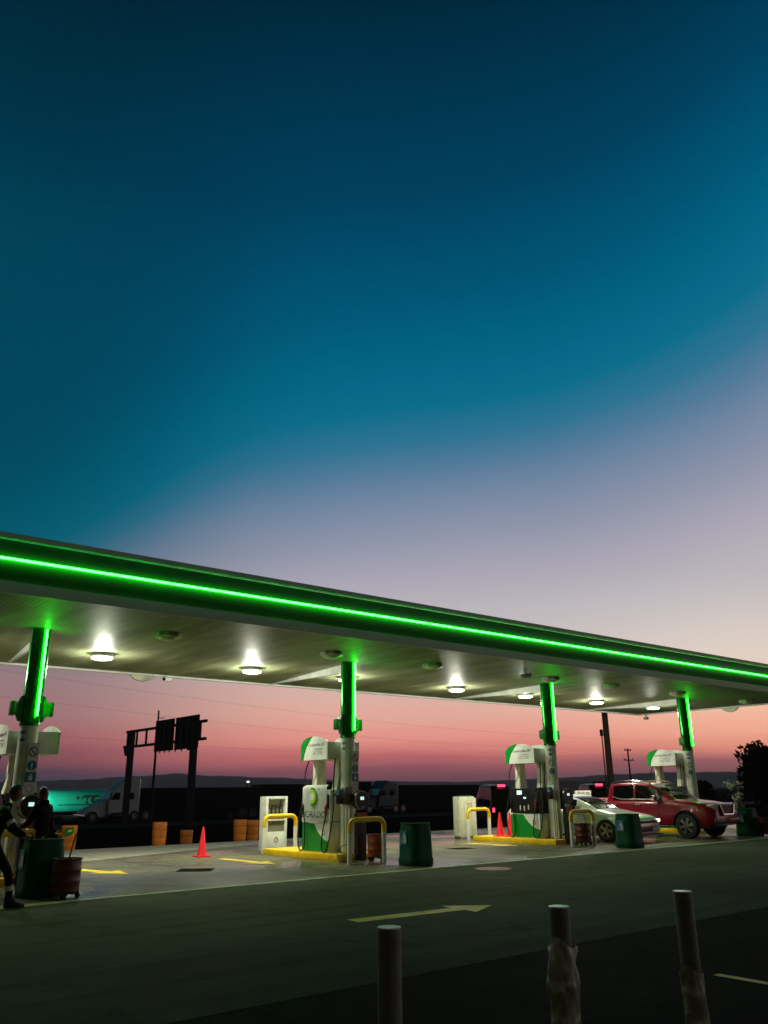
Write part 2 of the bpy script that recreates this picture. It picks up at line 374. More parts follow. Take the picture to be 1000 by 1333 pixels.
# lot with a thin raised edge along the dark parking strip
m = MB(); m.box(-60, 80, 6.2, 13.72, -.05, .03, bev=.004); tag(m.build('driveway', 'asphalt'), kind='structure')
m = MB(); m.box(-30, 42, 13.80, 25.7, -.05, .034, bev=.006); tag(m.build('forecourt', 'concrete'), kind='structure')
m = MB(); m.box(-30, 70, 13.70, 13.815, -.05, .04, bev=.004); tag(m.build('drain_channel', 'wroad'), kind='structure')
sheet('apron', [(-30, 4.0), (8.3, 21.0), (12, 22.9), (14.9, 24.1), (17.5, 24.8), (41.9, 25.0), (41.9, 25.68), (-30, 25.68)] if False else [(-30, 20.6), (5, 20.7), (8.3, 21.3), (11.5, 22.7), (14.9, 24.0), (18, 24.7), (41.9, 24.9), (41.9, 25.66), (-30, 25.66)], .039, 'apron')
m = MB(); m.box(-400, 600, 66, 76, -1.1, -.96); tag(m.build('highway', 'tar'), kind='structure')
GZ = .034
# painted arrows
def arrow(name, tail, tip, w, hw, hl, z, mat, label):
    a = Vector(tail+(0,)); b = Vector(tip+(0,)); d = (b-a).normalized(); n = Vector((-d.y, d.x, 0)); h = b-d*hl
    P = [a-n*w/2, h-n*w/2, h-n*hw/2, b, h+n*hw/2, h+n*w/2, a+n*w/2]
    m = MB(); m.add([(p.x, p.y, z) for p in P], [tuple(range(7))]); return tag(m.build(name, mat, smooth=False), kind='structure')
arrow('lane_arrow', (6.95, 9.12), (9.3, 8.93), .28, .78, .62, .0335, 'yroad', '')
arrow('lane_arrow', (10.75, 19.5), (10.8, 17.0), .26, .72, .9, .0375, 'yroad', '')
arrow('lane_arrow', (6.9, 19.9), (7.45, 17.25), .26, .72, .9, .0375, 'yroad', '')
arrow('lane_arrow', (19.0, 19.2), (19.05, 17.0), .26, .72, .9, .0375, 'yroad', '')
sheet('road_marking', [(7.36, 4.43), (7.46, 4.43), (7.40, .6), (7.30, .6)], .030, 'yroad')
sheet('road_marking', [(3.0, 13.50), (4.95, 13.62), (4.95, 13.70), (3.0, 13.62)], .0335, 'yroad')
def disc_flat(name, c, r, z, mat, n=24, rot=0):
    m = MB(); m.add([(c[0]+r*math.cos(2*PI*k/n+rot), c[1]+r*math.sin(2*PI*k/n+rot), z) for k in range(n)], [tuple(range(n))]); return tag(m.build(name, mat, smooth=False), kind='structure')
disc_flat('drain_cover', (8.84, 17.1), .52, .0375, 'tar', 4, .15)
disc_flat('drain_cover', (13.43, 12.8), .40, .0335, 'rroad', 8)
disc_flat('drain_cover', (17.2, 17.6), .45, .0375, 'tar', 4, .6)

# hills far off, a ridge profile round the view
prof = [(100,.62),(88,.55),(78.83,.646),(74.72,.71),(70.32,.82),(68.03,.945),(65.67,1.073),(64.23,1.159),(61.76,1.0),(58.26,.876),(53.16,.634),(45.48,.456),(39.44,.625),(35.52,.81),(32.2,.899),(29.02,.847),(26.39,.846),(22.25,.769),(10,.7),(-10,.5)]
m = MB(); rows = [(2500,0),(2800,.45),(3050,.8),(3300,1.0),(3700,.6),(4200,0)]
cols = []
for i in range(221):
    a = 100-110*i/220
    for (a0, e0), (a1, e1) in zip(prof, prof[1:]):
        if a1 <= a <= a0: e = e0+(e1-e0)*(a0-a)/(a0-a1); break
    H = (3300*math.tan(R(e))+1.6)*(1+.02*math.sin(i*.9)+.02*math.sin(i*2.3))
    cols.append([(d*math.cos(R(a)), d*math.sin(R(a)), -1.5+(H+1.5)*f*(1+ (.12*math.sin(i*1.7+d) if 0 < f < 1 else 0))) for d, f in rows])
nr = len(rows)
m.add([p for c in cols for p in c], [(i*nr+j, (i+1)*nr+j, (i+1)*nr+j+1, i*nr+j+1) for i in range(220) for j in range(nr-1)])
tag(m.build('hills', 'soil', ang=80), kind='structure')

# ================================================================ CANOPY
X0, X1, Y0, Y1, ZS = -6.5, 33.3, 13.85, 22.1, 4.75
COLX = [5.05, 12.8, 20.65, 28.45]
can = thing('canopy', (X0, Y0, 4.7), 'long flat filling station canopy with a glowing green line along its front edge', 'canopy')
def cb(x0, x1, y0, y1, z0, z1, mb=None, mi=0, bev=0):
    mb = mb or MB(); mb.box(x0-X0, x1-X0, y0-Y0, y1-Y0, z0-4.7, z1-4.7, mi, bev); return mb
cb(X0+.1, X1-.1, Y0+.1, Y1-.1, ZS, ZS+.08).build('soffit', 'soffit', can, smooth=False)
cb(X0+.02, X1-.02, Y0+.11, Y1-.02, 5.45, 5.55).build('roof', 'trim', can)
fr = MB(); pf = []
for k in range(15): u = -1+2*k/14; pf.append((.02+.085*u*u, .205+.3475*(u+1)))
pf += [(.118, .90), (.118, .205)]
fr.prism(pf, .02, X1-X0-.02, 'x'); fr.build('front_fascia', 'fascia', can)
lo = MB(); lo.prism([(0, 0), (.12, 0), (.12, .16), (.015, .19), (0, .19)], 0, X1-X0, 'x'); lo.build('lower_trim', 'trim', can, smooth=False)
cb(X0, X1, Y0-.005, Y0+.11, 5.605, 5.70).build('upper_trim', 'trim', can)
cb(X0, X1, Y1-.1, Y1, 4.70, 5.60).build('back_fascia', 'white', can)
cb(X1-.1, X1, Y0+.12, Y1-.11, 4.70, 5.60).build('end_fascia', 'white', can)
cb(X0, X0+.1, Y0+.12, Y1-.11, 4.70, 5.60).build('end_fascia', 'white', can)
nb = MB(); nb.tube([(0.1, -.03, .555), (X1-X0-.1, -.03, .555)], .020, 10)
neon = nb.build('neon_tube', 'neon', can)
for k in range(34): cl_ = MB(); x = .3+k*1.16; cl_.box(x, x+.015, -.015, .025, .548, .562); cl_.build('tube_clip', 'steel', can)
for cx in COLX:   # tapering downstand from each column to the back edge
    b = MB(); b.add([(cx-X0+.05, 17.05-Y0, .045), (cx-X0+.75, 21.98-Y0, .045), (cx-X0+.75, 21.98-Y0, .03), (cx-X0+.05, 17.05-Y0, -.19), (cx-X0+.13, 17.05-Y0, .045), (cx-X0+.83, 21.98-Y0, .045), (cx-X0+.83, 21.98-Y0, .03), (cx-X0+.13, 17.05-Y0, -.19)],
        [(0,1,2,3),(7,6,5,4),(3,2,6,7),(0,3,7,4),(1,5,6,2),(0,4,5,1)]); b.build('soffit_beam', 'white', can, smooth=False)
# round signs hung on back and end fascia
s = MB(); s.tube([(9.45-X0, Y1-Y0+.01, .33), (9.45-X0, Y1-Y0+.10, .33)], .48, 40); s.build('round_sign', 'cream', can)
s = MB(); s.tube([(X1-X0+.01, 17.75-Y0, .33), (X1-X0+.10, 17.75-Y0, .33)], .5, 40); s.build('round_sign', 'cream', can)

# ceiling lamps: octagonal housings, the back row lit
def lamp(loc, lit, label, grp):
    t = thing('ceiling_lamp', loc, label, 'ceiling lamp', grp)
    h = MB(); h.lathe([(.17,.045),(.26,.04),(.27,-.01),(.25,-.045)] if lit else [(.2,.045),(.28,.04),(.285,-.03),(.24,-.06)], sides=8); h.build('housing', 'lensoff' if not lit else 'white', t, ang=20)
    l = MB(); l.lathe([(.215,-.045),(.245,-.055),(.24,-.075),(.19,-.092),(.1,-.10),(.02,-.102)] if lit else [(.19,-.052),(.165,-.085),(.1,-.105),(.03,-.11)], sides=24 if lit else 8); l.build('lens', 'lens' if lit else 'lensoff', t)
    if lit:
        ld = bpy.data.lights.new('lamp_light', 'SPOT'); ld.energy = 700; ld.spot_size = R(134); ld.spot_blend = 1.0; ld.color = (.97, 1, .74); ld.shadow_soft_size = .14
        lo = bpy.data.objects.new('lamp_light', ld); C.objects.link(lo); lo.parent = t; lo.location = (0, 0, -.13)
        ld = bpy.data.lights.new('lamp_glow', 'POINT'); ld.energy = 100; ld.color = (1, 1, .82); ld.shadow_soft_size = .09
        lo = bpy.data.objects.new('lamp_glow', ld); C.objects.link(lo); lo.parent = t; lo.location = (0, 0, -.24)
    return t
LX = [(7.2,850),(11.3,0),(14.5,0),(18.95,0),(22.3,0),(26.35,0),(30.1,0)]
nm = ['in the bay right of the left column', 'left of the second column, over the traffic cone', 'half hidden behind the second column', 'in the middle bay between the second and third columns', 'just left of the third column', 'over the silver car, between the third and fourth columns', 'left of the fourth column over the red pickup']
for (x, _), n_ in zip(LX, nm): lamp((x, 19.3, ZS-.045), True, 'lit white ceiling lamp '+n_, 'lit lamps along the back of the canopy ceiling')
lamp((3.3, 19.3, ZS-.045), True, 'lit ceiling lamp beyond the left edge of the photo', 'lit lamps along the back of the canopy ceiling')
nm2 = ['above the walkway left of the second column', 'just left of the second column', 'right of the second column', 'beside the third column', 'right of the third column', 'beside the fourth column', 'furthest right under the canopy end']
for x, n_ in zip([7.3, 11.5, 14.8, 19.6, 22.6, 26.5, 31.3], nm2): lamp((x, 15.95, ZS-.045), False, 'unlit octagonal ceiling lamp '+n_, 'unlit octagonal lamps along the front of the canopy ceiling')

# security cameras
def seccam(loc, rz, label, dome=False):
    t = thing('security_camera', loc, label, 'security camera', 'security cameras under the canopy', rz)
    b = MB(); b.cyl((0,0,0), (0,0,-.12), .02); b.box(-.05,.05,-.05,.05,-.02,.0); b.build('bracket', 'steel', t)
    h = MB(); h.tube([(-.16,0,-.15),(.14,0,-.17)], .055, 14); h.box(-.17,.19,-.065,.065,-.10,-.085); h.build('camera_body', 'white', t)
    g = MB(); g.cyl((.141,0,-.17), (.15,0,-.17), .045); g.build('camera_lens', 'glass', t)
seccam((9.95, 21.6, ZS), R(-150), 'small white security camera under the back edge between the first two columns')
seccam((33.2, 21.7, 4.7), R(-120), 'small camera hanging from the far right corner of the canopy')
seccam((17.75, 15.3, ZS), R(170), 'dark dome camera hanging in front of the third column')

# ================================================================ COLUMNS
def decal_cyl(mb, c, r, ang, da, z0, z1, mi, n=8):
    """curved patch on a cylinder of radius r about c"""
    vs = []; 
    for i in range(n+1):
        a = ang-da/2+da*i/n
        vs += [(c[0]+r*math.cos(a), c[1]+r*math.sin(a), z0), (c[0]+r*math.cos(a), c[1]+r*math.sin(a), z1)]
    mb.add(vs, [(2*i, 2*i+2, 2*i+3, 2*i+1) for i in range(n)], mi)
def round_cyl(mb, r, ang, zc, rad, mi, n=20, inner=0, sx=1):
    vs = []
    for k in range(n):
        t = 2*PI*k/n; a = ang+rad*sx*math.cos(t)/r; vs.append((r*math.cos(a), r*math.sin(a), zc+rad*math.sin(t)))
    vs.append((r*math.cos(ang), r*math.sin(ang), zc))
    mb.add(vs, [(k, (k+1) % n, n) for k in range(n)], mi)
def column(x, label, decal_ang, plate):
    t = thing('canopy_column', (x, 17, GZ), label, 'column', 'columns carrying the canopy')
    H = ZS-GZ+.01; zc = 2.86
    s = MB(); s.lathe([(.175,0),(.175,zc)], seg=36); s.build('shaft', 'grime', t)
    s = MB(); s.lathe([(.19,zc-.04),(.195,zc),(.185,zc+.02),(.185,H)], seg=40); s.build('cladding', 'clad', t)
    s = MB(); s.tube([(.05,-.215,zc+.14),(.05,-.215,H-.03)], .02, 10); s.build('neon_tube', 'neonb', t)
    s = MB()
    for z in (zc+.2, zc+1, H-.15): s.box(.03,.07,-.2,-.175,z,z+.02)
    s.build('tube_clip', 'steel', t)
    s = MB(); s.tube([(0,-.05,3.14),(0,.05,3.14)], .33, 8); s.build('octagonal_collar', 'green', t, smooth=False)
    for sx in (-1, 1):
        s = MB(); s.box(min(sx*.30, sx*.41), max(sx*.30, sx*.41), -.075, .075, 3.00, 3.28, bev=.03); s.build('collar_lamp', 'green', t)
    # warning stickers
    s = MB(); r = .1768
    z = 2.62
    round_cyl(s, r, decal_ang, z, .10, 0)
    r2 = .1775
    for (a0, z0, a1, z1) in ((-.06, -.012, .06, .012),): decal_cyl(s, (0,0), r2, decal_ang, .42, z-.014, z+.014, 1)
    s.add([(r2*math.cos(decal_ang+q/r2), r2*math.sin(decal_ang+q/r2), z+h) for q, h in ((.0,.045),(.055,0),(.0,-.045))], [(0,1,2)], 1)
    s.build('arrow_sticker', ['blue','sticker'], t, smooth=False, recalc=False)
    def signs(mb, place):
        # place(u, v) -> point; prohibition ring, blue round, blue square, grey ring
        def ring(v, ro, ri, mi):
            n = 20; vs = [place(ro*math.cos(2*PI*k/n), v+ro*math.sin(2*PI*k/n), .0015) for k in range(n)]+[place(ri*math.cos(2*PI*k/n), v+ri*math.sin(2*PI*k/n), .0015) for k in range(n)]
            mb.add(vs, [(k, (k+1) % n, (k+1) % n+n, k+n) for k in range(n)], mi)
        def rc(u0, u1, v0, v1, mi, h): mb.add([place(u0, v0, h), place(u1, v0, h), place(u1, v1, h), place(u0, v1, h)], [(0,1,2,3)], mi)
        rc(-.1, .1, 1.55, 2.48, 0, 0)
        ring(2.33, .088, .07, 2); 
        mb.add([place(-.06, 2.38, .002), place(-.045, 2.395, .002), place(.06, 2.28, .002), place(.045, 2.265, .002)], [(0,1,2,3)], 2)
        ring(2.08, .09, .001, 1); rc(-.012, .012, 2.05, 2.14, 0, .003); rc(-.012, .012, 2.02, 2.04, 0, .003)
        rc(-.1, .1, 1.78, 1.96, 1, .0015); rc(-.035, .035, 1.81, 1.89, 0, .003); rc(-.02, .02, 1.895, 1.925, 0, .003)
        ring(1.66, .07, .055, 3)
    s = MB()
    if plate:
        px, py = .07, -.215
        signs(s, lambda u, v, h: (px+u, py-h, v))
        s.box(px-.102, px+.102, py+.001, py+.02, 1.54, 2.49, 3); s.build('safety_sign', ['sticker','blue','stext','ftext'], t, smooth=False, recalc=False)
    else:
        a0 = decal_ang+.12
        signs(s, lambda u, v, h: ((.178+h)*math.cos(a0+u*.9/.18), (.178+h)*math.sin(a0+u*.9/.18), v-.02)); s.build('safety_sign', ['grime','blue','stext','ftext'], t, smooth=False, recalc=False)
    b = MB()
    for k in range(6): a = k*PI/3; b.cyl((.21*math.cos(a), .21*math.sin(a), .16), (.21*math.cos(a), .21*math.sin(a), .2), .014, 6)
    b.lathe([(.26,.14),(.26,.165)], seg=4); b.build('base_plate', 'steel', t)
    return t
column(COLX[0], 'canopy column at the left edge of the photo, white below and green with a neon line above', R(215), True)
column(COLX[1], 'canopy column beside the covered pump, white below and green with a neon line above', R(195), True)
column(COLX[2], 'canopy column left of the silver car, white below and green with a neon line above', R(212), False)
column(COLX[3], 'furthest canopy column behind the red pickup, white below and green with a neon line above', R(205), False)

# payment terminal with round head on the front of each column
def terminal(x, label, box='gold'):
    t = thing('payment_terminal', (x+.06, 16.55, GZ), label, 'terminal', 'round-headed terminals on the columns')
    s = MB(); s.box(-.13,.13,-.06,.1,0,1.05,bev=.015); s.build('pedestal', 'dark', t)
    s = MB(); s.box(-.14,.14,-.075,-.062,.86,1.06); s.build('front_panel', 'rust', t)
    s = MB(); s.tube([(0,-.05,1.34),(0,.1,1.34)], .22, 32); s.build('round_head', 'black', t)
    n = 40; s = MB(); s.tube([(.205*math.cos(2*PI*k/n), -.055, 1.34+.205*math.sin(2*PI*k/n)) for k in range(n+1)], .014, 8, caps=False); s.build('rim', 'steel', t)
    s = MB(); s.box(-.05,.05,-.062,-.052,1.35,1.42); s.build('screen', 'screen', t)
    s = MB(); s.box(-.05,.05,-.08,-.052,1.17,1.2); s.build('card_slot', 'steel', t)
    n = 46; s = MB(); s.tube([(-.14-.16*(1-(k/n))*0-.02-.25*(k/n)**1.6+.012*math.cos(k*2.1), .02+.012*math.sin(k*2.1), 1.15-1.0*(k/n)) for k in range(n)], .007, 6); s.build('coiled_hose', 'black', t)
    return t
terminal(COLX[0], 'round-headed black terminal with a small lit screen, between the two people')
terminal(COLX[1], 'round-headed black terminal with a small lit screen above the yellow hoop of the second island')
terminal(COLX[2], 'round-headed black terminal left of the silver car')

# ================================================================ ISLANDS
def island(cx, label):
    m = MB(); y0, y1 = 16.6, 20.0
    m.box(cx-.55, cx+.55, y0, y1, GZ-.03, GZ+.14, bev=.03)
    n = 4
    o = tag(m.build('pump_island', 'yellow'), label, 'pump island', 'yellow kerbed pump islands'); return o
for cx, l in ((COLX[0]+.2,'yellow kerbed pump island at the left edge of the photo'),(12.8,'yellow kerbed pump island under the covered pump'),(20.65,'yellow kerbed pump island under the black-faced pump'),(28.45,'yellow kerbed pump island behind the red pickup')): island(cx, l)
IZ = GZ+.14
# hoops
hp = thing('guard_hoop', (12.5, 15.75, GZ), '', 'guard hoop', 'yellow and white hoops guarding the pump islands')
def arcpts(w, h, r, n=6):
    P = [(-w/2,0,h-r-.12)]
    P += [(-w/2+r-r*math.cos(PI/2*k/n), 0, h-r+r*math.sin(PI/2*k/n)) for k in range(n+1)]
    P += [(w/2-r+r*math.sin(PI/2*k/n), 0, h-r+r*math.cos(PI/2*k/n)) for k in range(n+1)]
    return P+[(w/2,0,h-r-.12)]
s = MB(); s.tube(arcpts(1.0, .93, .16), .058, 16); s.build('top_bar', 'yellow', hp)
for sx in (-.5, .5):
    s = MB(); s.tube([(sx,0,0),(sx,0,.655)], .056, 16); s.build('leg', 'white', hp)
hoops = [((12.42,15.75,GZ),'guard hoop in front of the column beside the covered pump'),((12.88,20.15,GZ),'guard hoop in front of the white oil cabinet'),((20.3,15.75,GZ),'guard hoop in front of the third column, left of the silver car'),((20.72,20.3,GZ),'guard hoop at the far end of the island with two cones'),((4.62,15.75,GZ),'guard hoop at the left edge behind the walking person'),((28.2,15.75,GZ),'guard hoop hidden behind the red pickup')]
hp.location = hoops[0][0]; hp['label'] = hoops[0][1]
for l, b in hoops[1:5]: dup(hp, l, label=b)

# ================================================================ PUMPS
def pump(cx, label, cover=False):
    t = thing('fuel_pump', (cx, 17.25, IZ), label, 'fuel pump', 'fuel pumps on the islands')
    D = 1.18; z0 = 0; zb = .70; zc = 1.45; zh = 2.17; ht = .58
    b = MB(); b.box(-.40,.40,.0,D,z0,zb,bev=.012); b.build('cabinet', 'grime', t)
    # side stiles (console sides) and legs
    b = MB(); b.box(-.40,.40,.0,.07,zb+.02,zc,bev=.01); b.box(-.40,.40,D-.07,D,zb+.02,zc,bev=.01); b.box(-.3,.3,.075,D-.075,zb,zc-.02); b.build('console', 'black' if not cover else 'grime', t)
    for y in (.03, D-.25):
        b = MB()
        pr = [(-.15,zc-.35),(-.18,zc),(-.12,zc+.3),(-.12,zh),(.12,zh),(.12,zc+.3),(.18,zc),(.15,zc-.35)]
        b.prism(pr, y, y+.22, 'y', bev=.01); b.build('post', 'cream', t)
    # front plates
    for sg in (-1, 1):
        X = sg*.402
        p = MB(); P = lambda u, v, d=0: (X+sg*d, D*(1-u), v)
        def quad(pts, mi, d0, d1):
            n = len(pts); vs = [P(u, v, d0) for u, v in pts]+[P(u, v, d1) for u, v in pts]
            p.add(vs, [tuple(range(n)), tuple(range(2*n-1, n-1, -1))]+[(i, i+n, (i+1) % n+n, (i+1) % n) for i in range(n)], mi)
        quad([(.01,.02),(.99,.02),(.99,zb-.02),(.01,zb-.02)], 0, .0, .012)
        sw = [(.012,.022),(.988,.022),(.988,.25),(.86,.28),(.74,.34),(.63,.43),(.53,.54),(.45,zb-.022),(.012,zb-.022)]
        quad(sw, 1, .0125, .016)
        p.build('lower_panel', ['white','green'], t, smooth=False)
        if not (cover and sg < 0):
            f = MB(); f.box(min(X, X+sg*.03), max(X, X+sg*.03), .1, D-.1, zb+.03, zc-.02, bev=.01); f.build('display_panel', 'black', t)
            f = MB(); f.box(min(X+sg*.031, X+sg*.036), max(X+sg*.031, X+sg*.036), D*.55, D*.72, zc-.2, zc-.08); f.build('price_screen', 'screen', t)
            f = MB(); f.box(min(X+sg*.031, X+sg*.036), max(X+sg*.031, X+sg*.036), D*.42, D*.5, zc-.32, zc-.27); f.build('keypad_screen', 'screen', t)
            for q, zz in ((.62,.18),(.48,.16),(.34,.2)):
                f = MB(); f.box(min(X+sg*.031, X+sg*.05), max(X+sg*.031, X+sg*.05), D*q-.02, D*q+.02, zb+zz-.09, zb+zz+.06, bev=.008); f.build('grade_button', 'sticker', t)
    # head: two arched end plates and a lower box between
    h = MB(); h.box(-.46,.46,.01,D-.01,zh,zh+ht*.74,bev=.01); h.build('head_box', 'white', t)
    arch = [(0,0),(0,.60),(.03,.72),(.1,.84),(.2,.93),(.32,.985),(.45,1),(.58,.99),(.72,.945),(.86,.86),(1,.74),(1,0)]
    for sg in (-1, 1):
        a = MB(); pts = [(D*(1-u)+(0 if u < .5 else 0), zh+ht*v) for u, v in arch]
        a.prism(pts, sg*.462, sg*.50, 'x'); a.build('head_plate', 'white', t, ang=30)
        a = MB(); sw = [(0,0),(0,.60),(.03,.72),(.1,.84),(.2,.93),(.32,.985),(.45,1),(.36,.86),(.27,.68),(.2,.48),(.14,.25),(.11,0)]
        pts = [(D*(1-u)*.999+.0006, zh+ht*v*.998+.0006) for u, v in sw]
        a.prism(pts, sg*.5005, sg*.505, 'x'); a.build('green_swoosh', 'green', t, smooth=False)
    M = face_M((-.502, D*.74, zh+ht*.58), (0,-1,0), (0,0,1))
    text_obj('head_lettering', 'Combustibles BP', .105, 'stext' if not cover else 'ftext', t, M)
    text_obj('head_lettering', 'con tecnología', .055, 'ftext', t, face_M((-.502, D*.46, zh+ht*.42), (0,-1,0), (0,0,1)))
    text_obj('head_lettering', 'ACTIVE', .12, 'ftext', t, face_M((-.502, D*.52, zh+ht*.22), (0,-1,0), (0,0,1)))
    # hoses and nozzles at both ends of the front
    for y, s_ in ((-.04, -1), (D+.04, 1)):
        P = [(-.28, y*.9+.0, zh+.02), (-.31, y, 1.9), (-.33, y, 1.5), (-.36, y+s_*.05, 1.15), (-.42, y+s_*.09, .8), (-.48, y+s_*.05, .35), (-.50, y-s_*.05, .06), (-.50, y-s_*.18, .03), (-.49, y-s_*.26, .15), (-.47, y-s_*.24, .5), (-.44, y-s_*.16, .85)]
        Q = []
        V = [Vector(q) for q in P]
        for i in range(len(V)-1):
            p0 = V[max(i-1,0)]; p1 = V[i]; p2 = V[i+1]; p3 = V[min(i+2, len(V)-1)]
            for k in range(6):
                u = k/6; Q.append(.5*((2*p1)+(p2-p0)*u+(2*p0-5*p1+4*p2-p3)*u*u+(3*p1-p0-3*p2+p3)*u**3))
        Q.append(V[-1])
        h = MB(); h.tube(Q, .0165, 8); h.build('hose', 'rubber', t)
        nzl = MB(); yy = y-s_*.13
        nzl.tube([(-.44, yy, .84), (-.45, yy, .98), (-.43, yy, 1.12)], [.02,.035,.03], 10); nzl.tube([(-.43, yy, 1.1), (-.40, yy, 1.2), (-.34, yy, 1.22)], .012, 8)
        nzl.box(-.5,-.47,yy-.012,yy+.012,.86,1.06,bev=.008); nzl.build('nozzle', 'rubber' if s_ > 0 else 'rust', t)
        nb_ = MB(); nb_.box(-.43,-.33,yy-.06,yy+.06,1.0,1.34,bev=.02); nb_.build('nozzle_holster', 'black', t)
    h = MB(); h.tube([(-.1,-.05,zh+.02),(-.12,-.06,1.9),(-.16,-.05,1.5),(-.34,-.07,1.28),(-.36,-.07,1.22)], .0165, 8); h.build('hose', 'rubber', t)
    if cover:   # cloth cover over the console front, rounded top, with sunburst and lettering
        c = MB(); ny, nz = 14, 16; X = -.44; vs = []
        for j in range(nz+1):
            v = j/nz; z = zb-.02+(zc+.12-zb+.02)*v
            for i in range(ny+1):
                u = i/ny; y = .10+(D-.14)*u
                inset = 0
                if v > .9: inset = (v-.9)/.1
                yy = y+(.5*D-y)*(.07*inset**2)
                xx = X-.025*math.sin(u*PI)+.012*math.sin(u*17+v*2)*(1-v)+(.10*inset**3)
                vs.append((xx, yy, z+(.02*math.sin(u*9) if j == 0 else 0)))
        k = ny+1; c.add(vs, [(j*k+i, j*k+i+1, (j+1)*k+i+1, (j+1)*k+i) for j in range(nz) for i in range(ny)])
        r = bmesh.ops.solidify(c.bm, geom=c.bm.faces[:], thickness=.012)
        cv = c.build('cover', 'cloth', t, ang=60)
        xl = X-.052
        yc, zc2 = D*.55, zc-.16
        def petals(ro, ri, mi, x):
            n = 18; vs = []
            for q in range(n*4):
                a = 2*PI*q/(n*4); rr_ = ro-(ro-ri)*abs(math.sin(a*n/2))**.7 if ri else ro
                yy = yc-rr_*math.cos(a); 
                yy = min(yy, yc+.055)
                vs.append((x, yy, zc2+rr_*math.sin(a)*1.1))
            lg.add(vs, [tuple(range(len(vs)))], mi)
        lg = MB(); petals(.215, .19, 0, xl); petals(.17, .145, 1, xl-.002); petals(.09, .08, 2, xl-.004); lg.build('sunburst_logo', ['green','lime','sticker'], cv, smooth=False)
        text_obj('cover_lettering', 'DORADO', .215, 'stext', cv, face_M((xl-.001, D*.93, zb+.1), (0,-1,0), (0,0,1)), sx=1.08)
        text_obj('cover_lettering', 'bp', .07, 'green', cv, face_M((xl+.001, D*.33, zc+.0), (0,-1,0), (0,0,1)))
    lg = MB()
    n = 18; ring = lambda rr_, x: [(x, .24+rr_*math.cos(2*PI*k/n), .46+rr_*1.15*math.sin(2*PI*k/n)) for k in range(n)]
    lg.add(ring(.062,-.4195)+ring(.035,-.4195), [(k, (k+1) % n, (k+1) % n+n, k+n) for k in range(n)], 0); lg.build('small_logo', ['gold'], t, smooth=False)
    return t
pump(12.85, 'fuel pump with a white cloth cover and green sunburst over its face', True)
pump(20.65, 'black-faced fuel pump between the red cones and the third column')
pump(28.45, 'fuel pump furthest right, its head showing above the red pickup')
pump(5.25, 'fuel pump cut off by the left edge of the photo')

# control box on the second column, conduits beside columns
def control_box(x, y, label, mat):
    t = thing('control_box', (x, y, IZ), label, 'control box')
    b = MB(); b.box(-.11,.11,-.07,.07,1.1,1.5,bev=.01); b.build('box', mat, t)
    for k in range(3):
        b = MB(); b.tube([(-.1+.09*k,0,0),(-.1+.09*k,0,1.1)], .022, 10); b.build('conduit', 'grime', t)
    b = MB(); b.box(-.3,-.14,-.05,.06,1.12,1.34,bev=.01); b.build('card_reader', 'black', t)
    b = MB(); b.box(-.28,-.15,-.055,-.051,1.33,1.36); b.box(-.29,-.14,-.06,.05,1.355,1.46,bev=.01); b.build('reader_hood', 'blue', t)
    return t
control_box(12.62, 16.78, 'grey control box with white conduits running down the second column', 'grey')
control_box(20.42, 16.78, 'pale control box with conduits on the third column', 'grime')
# round yellow-green tub at the foot of the second column
t = thing('squeegee_tub', (12.28, 16.38, GZ), 'round yellow-green tub at the foot of the second column', 'tub')
s = MB(); s.lathe([(.15,0),(.2,.06),(.21,.17),(.19,.2),(.16,.16),(.14,.1)], seg=20); s.build('tub', 'gold', t)
s = MB(); s.tube([(-.18,0,.19),(-.12,0,.33),(0,0,.38),(.12,0,.33),(.18,0,.19)], .008, 6); s.build('handle', 'black', t)

# ================================================================ OIL CABINETS
t = thing('oil_cabinet', (13.14, 20.75, GZ), 'white open display cabinet with four dark oil bottles, behind the yellow hoop', 'cabinet')
W_, H_, D_ = .70, 1.43, .34
s = MB()
s.box(-W_/2,-W_/2+.07,0,D_,0,H_,bev=.008); s.box(W_/2-.07,W_/2,0,D_,0,H_,bev=.008); s.box(-W_/2+.07,W_/2-.07,0,D_,H_-.07,H_,bev=.006); s.box(-W_/2+.07,W_/2-.07,0,D_,0.02,.5,bev=.006); s.box(-W_/2+.07,W_/2-.07,D_-.03,D_,.5,H_-.07)
s.build('frame', 'white', t)
for z in (.93, .79):
    s = MB(); s.box(-W_/2+.07,W_/2-.07,-.0,D_-.03,z,z+.035); s.build('shelf', 'white', t)
s = MB(); s.box(-W_/2+.07,W_/2-.07,.05,.06,.5,.785); s.build('louvre_panel', 'grey', t)
s = MB(); s.box(-W_/2+.07,W_/2-.07,.05,.06,.83,.925); s.build('drawer_panel', 'grey', t)
for k in range(4):
    x = -.195+.13*k
    s = MB(); s.box(x-.05,x+.05,.08,.19,.967,1.15,bev=.018); s.tube([(x-.01,.13,1.145),(x,.13,1.2)], [.03,.018], 10); s.box(x+.03,x+.055,.11,.15,1.0,1.14,bev=.008); b = s.build('oil_bottle', 'bottle', t)
    s = MB(); s.box(x-.03,x+.03,.0775,.0795,1.0,1.09); s.build('bottle_label', 'grey', b)
s = MB(); s.tube([(.055*math.cos(2*PI*k/24)+.0, -.002, .30+.06*math.sin(2*PI*k/24)) for k in range(25)], .012, 6, caps=False); s.build('round_logo', 'gold', t)

